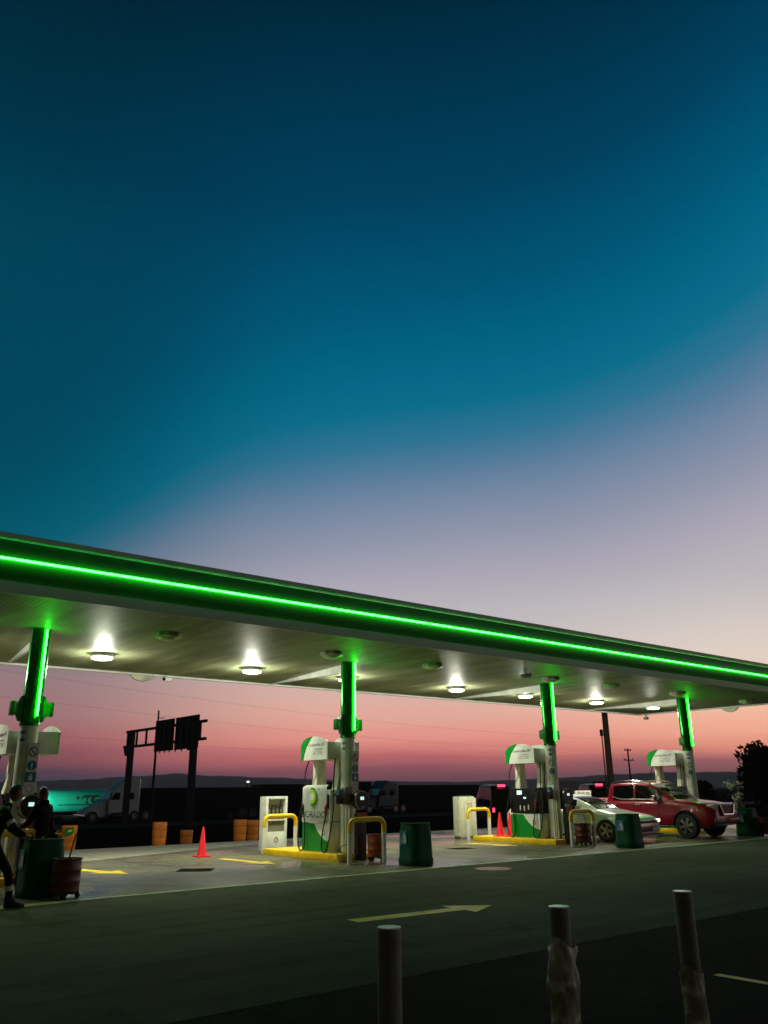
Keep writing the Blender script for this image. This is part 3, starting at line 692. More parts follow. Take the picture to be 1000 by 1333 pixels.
t = thing('poster_stand', (20.85, 20.9, GZ), 'tall cream display stand at the far end of the black-faced pump island', 'display stand')
s = MB(); s.box(-.42,.30,0,.3,.08,1.33,bev=.015); s.build('body', 'cream', t)
s = MB(); s.box(.31,.40,.02,.28,.08,1.28,bev=.01); s.build('side_panel', 'grime', t)
s = MB(); s.box(-.42,-.36,.05,.11,0,.08); s.box(.24,.3,.05,.11,0,.08); s.box(-.42,-.36,.2,.26,0,.08); s.box(.24,.3,.2,.26,0,.08); s.build('feet', 'steel', t)
text_obj('stand_lettering', '25', .3, 'gold', t, face_M((-.08, -.003, .92), (1,0,0), (0,0,1)))
text_obj('stand_lettering', '2', .16, 'gold', t, face_M((-.02, -.003, .28), (1,0,0), (0,0,1)))
s = MB()
for k in range(4): s.box(-.36+.17*k,-.355+.17*k,-.004,-.002,.12,1.25)
s.build('panel_seam', 'grey', t)
s = MB(); vs = []
for j in range(6):
    for i in range(9): vs.append((-.32+.07*i, .05+.045*j, 1.335+.05*abs(math.sin(i*1.9+j*1.3))*(1 if 0 < j < 5 else .3)))
s.add(vs, [(j*9+i, j*9+i+1, (j+1)*9+i+1, (j+1)*9+i) for j in range(5) for i in range(8)]); bmesh.ops.solidify(s.bm, geom=s.bm.faces[:], thickness=.006); s.build('crumpled_bag', 'bin', t, ang=80)

# ================================================================ BINS, DRUMS, BARRELS, CONES
def rbox(mb, w, d, r, z, n=5):
    P = []
    for cx, cy, a in ((w/2-r, d/2-r, 0), (-w/2+r, d/2-r, 90), (-w/2+r, -d/2+r, 180), (w/2-r, -d/2+r, 270)):
        for k in range(n+1): q = R(a+90*k/n); P.append((cx+r*math.cos(q), cy+r*math.sin(q), z))
    return P
def loft(mb, rings, mi=0, cap0=True, cap1=True):
    V = [[mb.bm.verts.new(p) for p in r] for r in rings]; n = len(V[0])
    for a, b in zip(V, V[1:]):
        for k in range(n): f = mb.bm.faces.new((a[k], a[(k+1) % n], b[(k+1) % n], b[k])); f.material_index = mi
    if cap0: f = mb.bm.faces.new(V[0][::-1]); f.material_index = mi
    if cap1: f = mb.bm.faces.new(V[-1]); f.material_index = mi
def green_bin(loc, rz, label):
    t = thing('rubbish_bin', loc, label, 'rubbish bin', 'green plastic rubbish bins', rz)
    s = MB(); loft(s, [rbox(s,.62,.62,.17,0,7), rbox(s,.65,.65,.18,.03,7), rbox(s,.65,.65,.18,.14,7), rbox(s,.625,.625,.18,.17,7), rbox(s,.61,.61,.18,.5,7), rbox(s,.585,.585,.18,.72,7), rbox(s,.55,.55,.18,.84,7)], cap1=False)
    loft(s, [rbox(s,.51,.51,.16,.84,7), rbox(s,.5,.5,.16,.5,7)], cap0=False); s.build('body', 'bin', t)
    s = MB(); loft(s, [rbox(s,.552,.552,.18,.83,7), rbox(s,.57,.57,.18,.845,7), rbox(s,.565,.565,.18,.87,7)], cap1=False); loft(s, [rbox(s,.565,.565,.18,.87,7), rbox(s,.51,.51,.17,.872,7), rbox(s,.50,.50,.16,.80,7)], cap0=False); s.build('rim', 'bin', t)
    # blue pictogram of a person dropping litter, on the -x face
    s = MB(); X = -.318
    q = lambda pts, mi, x: s.add([(x+.07*(z)*0, y, z) for y, z in pts], [tuple(range(len(pts)))], mi)
    s.box(X,X+.012,-.07,.17,.42,.71,0)
    def bx(y0,y1,z0,z1): s.box(X-.003,X-.001,y0,y1,z0,z1,1)
    bx(-.02,.03,.46,.60); bx(-.0,.04,.635,.665); bx(-.045,-.025,.46,.58); bx(.03,.08,.57,.59); bx(.07,.13,.47,.485); bx(.07,.08,.47,.55); bx(.12,.13,.47,.55); bx(-.03,.04,.58,.625)
    s.build('litter_sign', ['blue','sticker'], t, smooth=False)
    return t
green_bin((12.9, 14.62, GZ), R(0), 'green bin standing alone between the second and third columns')
green_bin((20.65, 14.45, GZ), R(0), 'green bin in front of the silver car')
green_bin((27.75, 14.75, GZ), R(0), 'green bin at the right edge beyond the red pickup')
green_bin((4.85, 14.75, GZ), R(0), 'green bin at the left beside the walking person')
def drum(loc, rz, label, mat, stick=False):
    t = thing('wheeled_drum', loc, label, 'drum', 'metal drums on wheeled dollies', rz)
    p = [(.20,.10),(.222,.11),(.222,.24),(.232,.255),(.232,.265),(.222,.28),(.222,.40),(.232,.415),(.232,.425),(.222,.44),(.222,.56),(.236,.575),(.236,.59),(.215,.59),(.21,.5),(.2,.2)]
    s = MB(); s.lathe(p, seg=32); s.build('drum', mat, t)
    s = MB(); s.box(-.23,.23,-.03,.03,.075,.105); s.box(-.03,.03,-.23,.23,.07,.10); s.build('dolly', 'dark', t)
    for a in (45,135,225,315):
        x, y = .2*math.cos(R(a)), .2*math.sin(R(a))
        s = MB(); s.cyl((x-.015,y,.045),(x+.015,y,.045), .045, 14); s.cyl((x,y,.08),(x,y,.11), .02, 8); s.build('wheel', 'rubber', t)
    if stick:
        s = MB(); s.tube([(-.02,.05,.2),(.1,-.02,.95)], .012, 8); s.build('stick', 'dark', t)
    return t
drum((5.05, 14.15, GZ), R(20), 'dark red wheeled drum with a stick in it, at the left beside the green bin', 'rustd', True)
drum((12.95, 16.05, GZ), R(60), 'orange wheeled drum under the hoop of the second island', 'rust')
drum((20.55, 15.95, GZ), R(10), 'dark wheeled drum under the hoop of the third column', 'rustd')
drum((27.9, 14.2, GZ), R(30), 'dark red wheeled drum cut off by the right edge of the photo', 'rustd')
def barrel(loc, label, sticker=False, tilt=0, g=0):
    t = thing('plastic_barrel', loc, label, 'barrel', 'orange plastic barrels behind the forecourt', math.atan2(loc[1], loc[0])-PI/2)
    t.rotation_euler.y = R(tilt)
    s = MB(); loft(s, [rbox(s,.38,.34,.13,0), rbox(s,.41,.37,.14,.02), rbox(s,.43,.38,.14,.22), rbox(s,.42,.37,.14,.235), rbox(s,.43,.38,.14,.25), rbox(s,.44,.39,.14,.47), rbox(s,.43,.38,.14,.485), rbox(s,.44,.39,.14,.5), rbox(s,.45,.40,.14,.68), rbox(s,.42,.37,.14,.71), rbox(s,.40,.35,.13,.70)]); s.build('body', 'orange', t)
    s = MB(); s.box(-.224,.224,-.172,-.168,.30,.33) if False else None
    if sticker:
        s = MB(); s.prism([(-.13,.66),(.12,.66),(.12,.5),(.05,.46),(-.03,.42),(-.13,.42)], -.21, -.19, 'y'); a = s.build('sticker', 'greend', t, smooth=False)
        s = MB(); s.prism([(-.03,.6),(.09,.6),(.07,.54),(-.05,.52)], -.213, -.211, 'y'); s.build('sticker_mark', 'lime', a, smooth=False)
    return t
bl = [((9.35,26.3,-.02),'orange barrel with a green sticker, leftmost of the row',True),((12.08,25.95,.0),'orange barrel second from left, left of the sign gantry post',False),((14.5,28.9,-.40),'dim orange barrel set back beside the sign gantry post',False),((15.3,26.5,-.03),'orange barrel left of a neighbouring barrel, right of the traffic cone',False),((16.15,27.1,-.08),'orange barrel nearest the white oil cabinet',False)]
for l, b, s_ in bl: barrel(l, b, s_)
def cone(loc, label, sc_=1):
    t = thing('traffic_cone', loc, label, 'traffic cone', 'red traffic cones'); t.scale = (sc_,)*3
    s = MB(); s.lathe([(.125,.03),(.118,.05),(.024,.70),(.018,.72),(.01,.72)], seg=28); s.build('cone', 'cone', t)
    s = MB(); s.box(-.17,.17,-.17,.17,0,.03,bev=.012); s.build('base', 'cone', t)
cone((10.7, 20.4, GZ), 'red traffic cone standing alone in the open lane')
cone((20.45, 19.1, IZ), 'left one of two red cones beside the black-faced pump')
cone((20.5, 18.72, IZ), 'right one of two red cones beside the black-faced pump')

# ================================================================ BOLLARDS
def bollard(x, y, h, label, wrap=0):
    t = thing('bollard', (x, y, .004), label, 'bollard', 'round bollards in the foreground')
    s = MB(); s.lathe([(.055,0),(.055,h-.012),(.052,h-.004)], seg=32); s.build('post', 'post', t)
    s = MB(); s.lathe([(.0545,h-.004),(.0545,h+.002)], seg=32); s.build('cap', 'bcap', t)
    if wrap:
        s = MB(); n, k = 44, 40; top = h*.83 if wrap == 1 else h*.58; vs = []
        for j in range(k+1):
            v = j/k; z = .02+(top-.02)*v
            for i in range(n):
                a = 2*PI*i/n
                r = .060+.005*math.sin(a*3+z*7)*math.sin(z*13)+.003*math.sin(a*5-z*19)+.0025*math.sin(a*11+z*30)+(.012*max(0, math.sin(a*2+z*5+1)) if wrap == 1 else .004)
                if wrap == 1: r += .030*math.exp(-((a-2.6)/.55)**2)*math.exp(-((z-.66)/.10)**2)+.020*math.exp(-((a-2.9)/.45)**2)*math.exp(-((z-.46)/.07)**2)+.02*math.exp(-((a-5.4)/.3)**2)*math.exp(-((z-.80)/.04)**2)+.006*math.sin(a*6+z*40)*math.exp(-((z-.7)/.15)**2)
                if wrap == 2: r += .014*math.exp(-((a-2.6)/.4)**2)*math.exp(-((z-.25)/.08)**2)+.012*math.exp(-((a-2.6)/.3)**2)*math.exp(-((z-.56)/.04)**2)
                r = max(r, .0565)
                if j == k: r += .004*math.sin(a*7); z2 = z+.03*math.sin(a*2+1)
                else: z2 = z
                vs.append((r*math.cos(a), r*math.sin(a), z2))
        s.add(vs, [(j*n+i, j*n+(i+1) % n, (j+1)*n+(i+1) % n, (j+1)*n+i) for j in range(k) for i in range(n)]); s.build('plastic_wrap', 'film', t, ang=70)
bollard(2.65, 3.20, 1.0, 'plain grey bollard, leftmost of the three in the foreground')
bollard(3.75, 3.11, 1.0, 'grey bollard with torn clear plastic bulging round it, middle of the foreground three', 1)
bollard(4.81, 3.03, 1.0, 'grey bollard rightmost in the foreground, plastic film only on its lower half', 2)

# ================================================================ CARS
def car_body(st, W, L, ztop, zbot, plan, arches, mb, mi=0):
    """grid loft: y along the car, ring across. arches: (yc, r, zc)"""
    ts = [(.86,0),(.95,.02),(.985,.10),(1.0,.28),(1.0,.50),(.985,.66),(.975,.80),(.95,.92),(.88,.985),(.6,1.01),(.3,1.02),(0,1.025)]
    ys = sorted(set([round(L*i/st, 3) for i in range(st+1)]+[round(yc+s*r*f, 3) for yc, r, zc in arches for s in (-1, 1) for f in (.3,.6,.8,.92,.985,1.0,1.01)]))
    ys = [y for y in ys if 0 <= y <= L]; rows = []
    for y in ys:
        zt, zb, p = ztop(y), zbot(y), plan(y); zmin = zb
        for yc, r, zc in arches:
            d = abs(y-yc)
            if d < r: zmin = max(zmin, zc+math.sqrt(r*r-d*d))
        row = []
        for fx, fz in ts: row.append((W/2*(1-fx*p), y, max(zmin, zb+fz*(zt-zb))))
        for fx, fz in ts[-2::-1]: row.append((W/2*(1+fx*p), y, max(zmin, zb+fz*(zt-zb))))
        rows.append(row)
    n = len(rows[0]); V = [[mb.bm.verts.new(p) for p in r] for r in rows]
    for a, b in zip(V, V[1:]):
        for k in range(n):
            f = mb.bm.faces.new((a[k], a[(k+1) % n], b[(k+1) % n], b[k])); f.material_index = mi
    for r in (V[0][::-1], V[-1]): f = mb.bm.faces.new(r); f.material_index = mi
def interp(tab):
    def f(y):
        if y <= tab[0][0]: return tab[0][1]
        for (a, u), (b, v) in zip(tab, tab[1:]):
            if y <= b:
                s = (y-a)/(b-a); s = s*s*(3-2*s)*.5+s*.5
                return u+(v-u)*s
        return tab[-1][1]
    return f
def cabin(t, W, belt, roof, y0, y1, wb, wr, pillars, paintmat, roof_rng):
    """greenhouse: y0..y1; belt(y) base height, roof(y) top; faces are sent to glass or paint"""
    ys = [y0+(y1-y0)*i/40 for i in range(41)]
    ts = [(1.0,0),(.985,.12),(.94,.5),(.885,.86),(.85,.95),(.76,1.0),(.4,1.02),(0,1.03)]
    g, p = MB(), MB()
    def row(y):
        b_, r_ = belt(y), max(roof(y), belt(y)+.002); k = (r_-b_)
        o = []
        for fx, fz in ts+[(-a, b) for a, b in ts[-2::-1]]:
            hw = wb+(wr-wb)*min(1, abs(1-abs(fx))/.15) if False else wb*(abs(fx)) if abs(fx) < .86 else wb*abs(fx)
            o.append((W/2-hw*(1 if fx >= 0 else -1)*(1 if fx else 0), y, b_+fz*k))
        return o
    rows = [row(y) for y in ys]; n = len(rows[0])
    for j in range(40):
        ym = (ys[j]+ys[j+1])/2
        for k in range(n-1):
            side = k < 3 or k >= n-4; edge = k in (3, 4, n-5, n-6)
            pil = any(a <= ym <= b for a, b in pillars)
            paint = (edge and True) or (side and pil) or (not side and roof_rng[0] <= ym <= roof_rng[1])
            mb = p if paint else g
            mb.add([rows[j][k], rows[j][k+1], rows[j+1][k+1], rows[j+1][k]], [(0,1,2,3)])
    for mb, nm_, mt in ((g, 'window_glass', 'glass'), (p, 'roof', paintmat)):
        bmesh.ops.remove_doubles(mb.bm, verts=mb.bm.verts[:], dist=.0005); mb.build(nm_, mt, t, ang=50)
def wheel(t, x, y, r, w, sgn, spokes=5):
    Mx = Matrix.Translation((x, y, r))
    s = MB(); s.lathe([(r*.62,-w/2),(r*.93,-w/2),(r,-w*.36),(r,w*.36),(r*.93,w/2),(r*.62,w/2),(r*.6,0)], seg=36, M=Mx @ Matrix.Rotation(PI/2, 4, 'Y'), cap=False)
    ty = s.build('wheel', 'rubber', t)
    s = MB(); xo = sgn*w*.42
    s.lathe([(r*.64,0),(r*.66,.02),(r*.60,.02),(r*.58,-.05)], seg=36, M=Mx @ Matrix.Translation((xo,0,0)) @ Matrix.Rotation(sgn*PI/2, 4, 'Y'), cap=False)
    for k in range(spokes):
        a = 2*PI*k/spokes+.3; Q = Mx @ Matrix.Translation((xo,0,0)) @ Matrix.Rotation(a, 4, 'X')
        s.prism([(-.035,.03),(.035,.03),(.055,r*.6),(.02,r*.62),(-.02,r*.62),(-.055,r*.6)], -.012, .016, 'x', M=Q)
    s.cyl(tuple(Mx @ Vector((xo-.02,0,0))), tuple(Mx @ Vector((xo+sgn*.025,0,0))), r*.16, 16)
    s.build('rim', 'alloy', ty)
    s = MB(); s.cyl(tuple(Mx @ Vector((-w*.2,0,0))), tuple(Mx @ Vector((w*.2,0,0))), r*.6, 24); s.build('brake_disc', 'dark', ty)
def strip(t, name, mat, pts, r, seg=6):
    s = MB(); s.tube(pts, r, seg); return s.build(name, mat, t)

# silver coupe
t = thing('parked_car', (22.05, 15.25, GZ), 'silver coupe with lit headlights facing the lot beside the third island', 'car', None, R(6))
W, Lc = 1.80, 4.7
zt = interp([(0,.60),(.10,.70),(.35,.77),(.8,.84),(1.35,.93),(1.9,.95),(3.4,.96),(4.2,.98),(4.55,.94),(4.7,.8)])
zb = interp([(0,.26),(.3,.19),(4.3,.19),(4.7,.32)])
pl = interp([(0,.80),(.08,.88),(.25,.94),(.6,.985),(1.0,1),(4.0,1),(4.5,.95),(4.7,.86)])
s = MB(); ar = [(.92,.36,.30),(3.75,.36,.30)]; car_body(60, W, Lc, zt, zb, pl, ar, s); s.build('body', 'silver', t, ang=45)
for yc, r, z in ar: s = MB(); s.box(.07, W-.07, yc-.37, yc+.37, .24, .62); s.build('wheel_well', 'rubber', t)
cabin(t, W, lambda y: zt(y)-.02, interp([(1.30,.93),(1.6,1.09),(2.05,1.27),(2.35,1.345),(2.8,1.37),(3.3,1.33),(3.8,1.17),(4.25,.97)]), 1.30, 4.25, .80, .62, [(1.30,1.95),(3.0,3.12),(3.75,4.25)], 'silver', (2.2,3.2))
for x, sg in ((.10,-1),(W-.10,1)):
    for y in (.92, 3.75): wheel(t, x, y, .33, .2, sg)
# nose: grille, lower intake, lamps, plate, splitter
s = MB(); s.box(.26,W-.26,-.012,.05,.53,.62,bev=.01); s.build('grille', 'black', t)
s = MB(); s.box(.34,W-.34,-.02,.05,.29,.45,bev=.02); s.build('lower_intake', 'black', t)
s = MB(); s.box(.1,W-.1,-.05,.1,.20,.235,bev=.01); s.build('splitter', 'black', t)
for x0, x1 in ((.13,.30),(W-.30,W-.13)):
    s = MB(); s.box(x0,x1,-.02,.09,.56,.645,bev=.02); s.build('headlight', 'head', t)
s = MB(); s.box(W/2+.22,W/2+.52,-.035,-.022,.31,.43); s.build('number_plate', 'plate', t)
for x, sg in ((-.03,-1),(W+.03,1)):
    s = MB(); s.box(x-.11 if sg < 0 else x-.02, x+.02 if sg < 0 else x+.11, 1.72,1.86,.93,1.04,bev=.03); s.build('mirror', 'silver', t)
strip(t, 'door_seam', 'black', [(.0,1.62,.3),(-.003,1.6,.6),(.02,1.72,.9)], .006); strip(t, 'door_seam', 'black', [(.0,3.02,.3),(-.003,3.05,.6),(.03,3.02,.92)], .006)
strip(t, 'sill', 'black', [(.02,1.3,.2),(.02,3.4,.2)], .02)
s = MB(); s.box(-.01,.02,2.75,2.93,.76,.79,bev=.008); s.build('door_handle', 'silver', t)
strip(t, 'wiper', 'black', [(.3,1.38,.975),(.9,1.5,1.05)], .008); strip(t, 'wiper', 'black', [(.9,1.36,.985),(1.45,1.5,1.05)], .008)

# red crew-cab pickup
t = thing('pickup_truck', (25.2, 14.5, GZ), 'dark red crew-cab pickup with roof rails and chrome grille, at the right', 'pickup truck', None, R(2))
W, Lc = 1.86, 5.3
zt = interp([(0,.86),(.12,.98),(.4,1.07),(.9,1.13),(1.3,1.17),(2,1.17),(3.85,1.17),(3.9,1.20),(5.25,1.20),(5.3,1.1)])
zb = interp([(0,.42),(.3,.36),(4.9,.40),(5.3,.5)])
pl = interp([(0,.78),(.08,.86),(.25,.93),(.55,.98),(.9,1),(5.1,1),(5.3,.96)])
s = MB(); ar = [(.92,.45,.39),(4.05,.45,.39)]; car_body(66, W, Lc, zt, zb, pl, ar, s); s.build('body', 'red', t, ang=45)
for yc, r, z in ar: s = MB(); s.box(.08, W-.08, yc-.46, yc+.46, .30, .82); s.build('wheel_well', 'rubber', t)
cabin(t, W, lambda y: zt(y)-.03, interp([(1.22,1.15),(1.6,1.36),(2.0,1.58),(2.3,1.68),(2.8,1.72),(3.4,1.71),(3.75,1.66),(3.84,1.50),(3.88,1.16)]), 1.22, 3.88, .84, .66, [(1.22,1.72),(2.72,2.82),(3.62,3.88)], 'red', (2.2,3.74))
for x, sg in ((.11,-1),(W-.11,1)):
    for y in (.92, 4.05): wheel(t, x, y, .385, .25, sg, 6)
for x in (.22, W-.22): strip(t, 'roof_rail', 'chrome', [(x,2.15,1.66),(x,2.3,1.745),(x,2.9,1.79),(x,3.5,1.76),(x,3.7,1.69)], .02, 8)
for x in (.045, W-.045): strip(t, 'belt_trim', 'chrome', [(x,1.85,1.185),(x,3.3,1.185),(x+(.02 if x < 1 else -.02),3.6,1.26)], .012)
s = MB(); s.prism([(.52,1.02),(W-.52,1.02),(W-.66,.72),(.66,.72)], -.03, .05, 'y'); s.build('grille', 'black', t)
s = MB(); s.tube([(.46,-.03,1.03),(.62,-.05,.72),(W-.62,-.05,.72),(W-.46,-.03,1.03)], .035, 8); s.tube([(.46,-.0,1.05),(W-.46,-.0,1.05)], .02, 8); s.build('chrome_surround', 'chrome', t)
s = MB(); s.tube([(W/2,-.04,.89),(W/2,-.025,.89)], .06, 20); s.build('emblem', 'chrome', t)
for sg in (-1, 1):
    s = MB(); xs_ = [(.40,1.03),(.44,.86),(.28,.84),(.10,.98),(.12,1.03)]
    P = [((x if sg < 0 else W-x), z) for x, z in xs_]
    s.prism(P, -.0, .22, 'y', bev=.01); s.build('headlight', 'headoff', t)
    s = MB(); x = .24 if sg < 0 else W-.24; s.tube([(x,-.0,.62),(x,.04,.62)], .05, 16); s.build('fog_light', 'headoff', t)
    x = -.02 if sg < 0 else W+.02
    s = MB(); s.box(x-.17 if sg < 0 else x, x if sg < 0 else x+.17, 1.86,1.98,1.14,1.32,bev=.03); s.build('mirror', 'chrome', t)
s = MB(); s.box(.16,W-.16,-.045,.06,.44,.60,bev=.02); s.build('lower_bumper', 'black', t)
s = MB(); s.box(W/2-.15,W/2+.15,-.055,-.046,.50,.60); s.build('number_plate', 'dark', t)
for yy in (2.62, 3.55):
    s = MB(); s.box(-.025,.01,yy-.1,yy+.1,1.0,1.03,bev=.008); s.build('door_handle', 'chrome', t)
for yy in (1.85, 2.78, 3.72): strip(t, 'door_seam', 'black', [(-.002,yy,.45),(-.002,yy,.9),(.03,yy,1.13)], .006)
strip(t, 'side_step', 'dark', [(-.02,1.5,.36),(-.02,3.4,.36)], .035, 8)
for yc, r, z in ar:
    strip(t, 'arch_lip', 'rubber', [(-.002, yc+r*1.01*math.cos(R(a)), z+r*1.01*math.sin(R(a))) for a in range(0, 181, 12)], .018)

# ================================================================ VEHICLES BEHIND
def van(loc, rz, label, nm='parked_van'):
    t = thing(nm, loc, label, 'van', 'dark vehicles with lit red brake lamps', rz)
    W, Lc = 1.8, 4.4
    zt = interp([(0,1.0),(.3,1.05),(4.2,1.08),(4.4,.98)]); zb = lambda y: .3; pl = interp([(0,.9),(.3,1),(4.1,1),(4.4,.92)])
    s = MB(); ar = [(.85,.38,.34),(3.55,.38,.34)]; car_body(40, W, Lc, zt, zb, pl, ar, s); s.build('body', 'redd', t, ang=45)
    cabin(t, W, lambda y: zt(y)-.02, interp([(.15,1.1),(.3,1.7),(.6,1.86),(2.6,1.9),(3.2,1.6),(3.6,1.1)]), .15, 3.6, .82, .66, [(.15,.4),(1.8,1.9),(3.2,3.6)], 'redd', (.45,2.9))
    for x, sg in ((.1,-1),(W-.1,1)):
        for y in (.85, 3.55): wheel(t, x, y, .34, .2, sg)
    s = MB(); s.tube([(W/2-.26,.34,1.86),(W/2+.26,.34,1.86)], .05, 10); s.build('brake_lamp', 'brake', t)
    for x0 in (.06, W-.2):
        s = MB(); s.box(x0,x0+.14,-.02,.03,.82,.98,bev=.01); s.build('tail_lamp', 'brake', t)
    s = MB(); s.box(.2,W-.2,-.04,.02,.4,.55,bev=.01); s.build('rear_bumper', 'dark', t)
    t.scale = (.9, 1.2, 1.5); return t
van((39.6, 37.6, -1), R(-30), 'dark red van with lit brake lamp behind the black-faced pump')
van((47.3, 35.9, -1), R(-38), 'dark vehicle with lit red brake lamp behind the silver car')

def semi(loc, label, cab_mat, trailer_len, th, cabh=4.0, cabin_on=True, trail_mat='truckk'):
    """tractor faces -x; origin at ground under the nose; x runs back"""
    t = thing('semi_truck', loc, label, 'lorry', 'lorries standing along the highway')
    Wd = 2.4; x = 0
    if cabin_on:
        s = MB(); s.prism([(0,.5),(0,.8),(.15,1.05),(1.6,1.65),(2.3,2.0),(2.3,.5)], .3, Wd-.3, 'y', bev=.06); s.build('bonnet', cab_mat, t)
        s = MB(); s.prism([(2.31,.6),(2.25,2.0),(2.75,2.75),(3.7,3.75),(4.4,cabh),(5.3,cabh),(5.3,.6)], 0, Wd, 'y', bev=.08); s.build('cab', cab_mat, t)
        s = MB(); s.prism([(2.45,2.0),(2.85,2.62),(3.35,2.62),(3.35,2.0)], -.015, -.003, 'y'); s.prism([(2.45,2.0),(2.85,2.62),(3.35,2.62),(3.35,2.0)], Wd+.003, Wd+.015, 'y'); s.build('door_window', 'glass', t)
        s = MB(); s.prism([(3.95,2.0),(3.95,2.62),(4.75,2.62),(4.75,2.0)], -.015, -.003, 'y'); s.build('sleeper_window', 'glass', t)
        s = MB(); s.add([(2.225,.2,2.02),(2.225,Wd-.2,2.02),(2.72,Wd-.2,2.76),(2.72,.2,2.76)], [(0,1,2,3)]); s.build('windscreen', 'headoff', t)
        s = MB(); s.tube([(5.3,.1,.8),(5.3,.1,cabh-.2)], .09, 10); s.build('exhaust', 'chrome', t)
        s = MB(); s.box(0,5.4,.4,Wd-.4,.5,.8); s.cyl((2.6,-.02,.55),(4.2,-.02,.55),.3,16); s.build('chassis', 'dark', t)
        s = MB(); s.box(-.12,.05,.05,Wd-.05,.4,.75,bev=.05); s.build('bumper', 'chrome', t)
        s = MB(); s.box(2.3,2.4,-.35,-.12,2.05,2.65,bev=.03); s.build('mirror', 'dark', t)
        for wx in (.85, 4.9, 6.1):
            s = MB(); s.cyl((wx,Wd-.35,.5),(wx,Wd+.02,.5),.5,24); s.build('wheel', 'rubber', t)
            s = MB(); s.cyl((wx,-.02,.5),(wx,.35,.5),.5,24); a = s.build('wheel', 'rubber', t)
            s = MB(); s.cyl((wx,-.04,.5),(wx,.0,.5),.26,16); s.build('hub', 'steel', a)
        x = 5.6
    s = MB(); s.box(x, x+trailer_len, 0, Wd, .95, th, bev=.05)
    s.build('trailer', trail_mat, t)
    for k in range(int(trailer_len/1.2)): s = MB(); s.box(x+.3+k*1.2, x+.36+k*1.2, -.03, .0, 1.0, th-.06); s.build('side_rib', 'truckk', t)
    for wx in (x+trailer_len-2.6, x+trailer_len-1.4):
        s = MB(); s.cyl((wx,-.02,.5),(wx,.35,.5),.5,24); s.build('wheel', 'rubber', t)
        s = MB(); s.cyl((wx,Wd-.35,.5),(wx,Wd+.02,.5),.5,24); s.build('wheel', 'rubber', t)
    s = MB(); s.box(x+.5, x+trailer_len-.3, .1, .2, .45, .95); s.build('side_skirt', 'truckk', t)
    return t
semi((29.6, 80, -1.0), 'pale lorry cab with a black trailer, in front of the teal tanker', 'truckw', 13.9, 3.05)
semi((49.9, 82, -1.0), 'long black trailer behind the covered pump', 'truckk', 9.4, 3.35, cabin_on=False)
semi((61.0, 83, -1.0), 'tall dark trailer end beside the second column', 'truckk', 5.2, 3.6, cabin_on=False)
semi((62.6, 80, -1.0), 'dark lorry with a black trailer between the second column and the cream stand', 'navy', 18.6, 3.15, 3.3)
# bluish covered trailer right of the third column, and another behind the pole
def tarp_trailer(loc, ln, label):
    t = thing('covered_trailer', loc, label, 'trailer', 'blue-grey covered trailers')
    s = MB(); s.prism([(0,1.9),(0,3.55),(.3,3.6),(ln-2.2,3.6),(ln-.9,3.35),(ln-.2,2.7),(ln,1.9)], 0, 2.5, 'y', bev=.08); s.build('tarpaulin', 'navy', t)
    s = MB(); s.box(0,ln,0,2.5,.7,1.88,bev=.03); s.build('bed', 'truckk', t)
    for wx in (1, 2.2, ln-1.5):
        s = MB(); s.cyl((wx,-.02,.5),(wx,.35,.5),.5,24); s.build('wheel', 'rubber', t)
tarp_trailer((97.5, 80, -1.0), 9.5, 'blue-grey covered trailer right of the third column')
tarp_trailer((109.5, 80, -1.0), 7.0, 'blue-grey covered trailer between the leaning pole and the fourth pump')
# dark cargo block above the pickup's bed
t = thing('flatbed_load', (110.5, 76, -1.0), 'low dark shed roof beyond the pickup cab, below the small power pole', 'shed')
s = MB(); s.box(0,6,0,4,0,2.6); s.build('wall', 'truckk', t)
s = MB(); s.box(-.6,6.6,-.5,4.5,2.6,3.2,bev=.05); s.build('roof', 'truckk', t); t.name = 'roadside_shed'

# teal tanker with its mark
t = thing('gas_tanker', (25.9, 88.5, -1.0), 'bright teal gas tanker with dark letters, partly behind the pale lorry cab', 'tanker')
s = MB(); s.tube([(2.6,1.2,1.9),(2.72,1.2,1.9),(3.0,1.2,1.9),(3.5,1.2,1.9),(15,1.2,1.9),(15.4,1.2,1.9),(15.8,1.2,1.9)], [.35,.72,.98,1.1,1.1,.95,.4], 36); s.build('tank', 'tealt', t)
s = MB(); s.tube([(4.2,.05,1.5),(12,.05,1.5)], .04, 6); s.tube([(3,.2,.85),(12,.2,.85)], .05, 6); s.build('pipe', 'dark', t)
s = MB(); s.box(1.9,15,.5,1.9,.1,.45); s.box(3.2,3.5,.2,2.2,.3,.9); s.box(11,11.3,.2,2.2,.3,.9); s.build('chassis', 'dark', t)
for wx in (3.2, 12.6, 13.8):
    s = MB(); s.cyl((wx,.0,.42),(wx,.4,.42),.42,20); s.build('wheel', 'rubber', t)
q = text_obj('tank_lettering', 'TG', 1.1, 'stext', t, face_M((6.7, .0, 1.62), (1,0,0), (0,0,1)), sx=1.1, extrude=.004, bold=.03)
for v in q.data.vertices: v.co.y += 1.2-math.sqrt(1.13**2-(v.co.z-1.9)**2)-.012
s = MB(); s.add([(6.1+.24*math.cos(2*PI*k/16)*(1 if k % 2 else .4), .0, 2.18+.32*math.sin(2*PI*k/16)*(1 if k % 2 else .4)) for k in range(16)], [tuple(range(16))]); s.build('star_mark', 'stext', t, smooth=False)
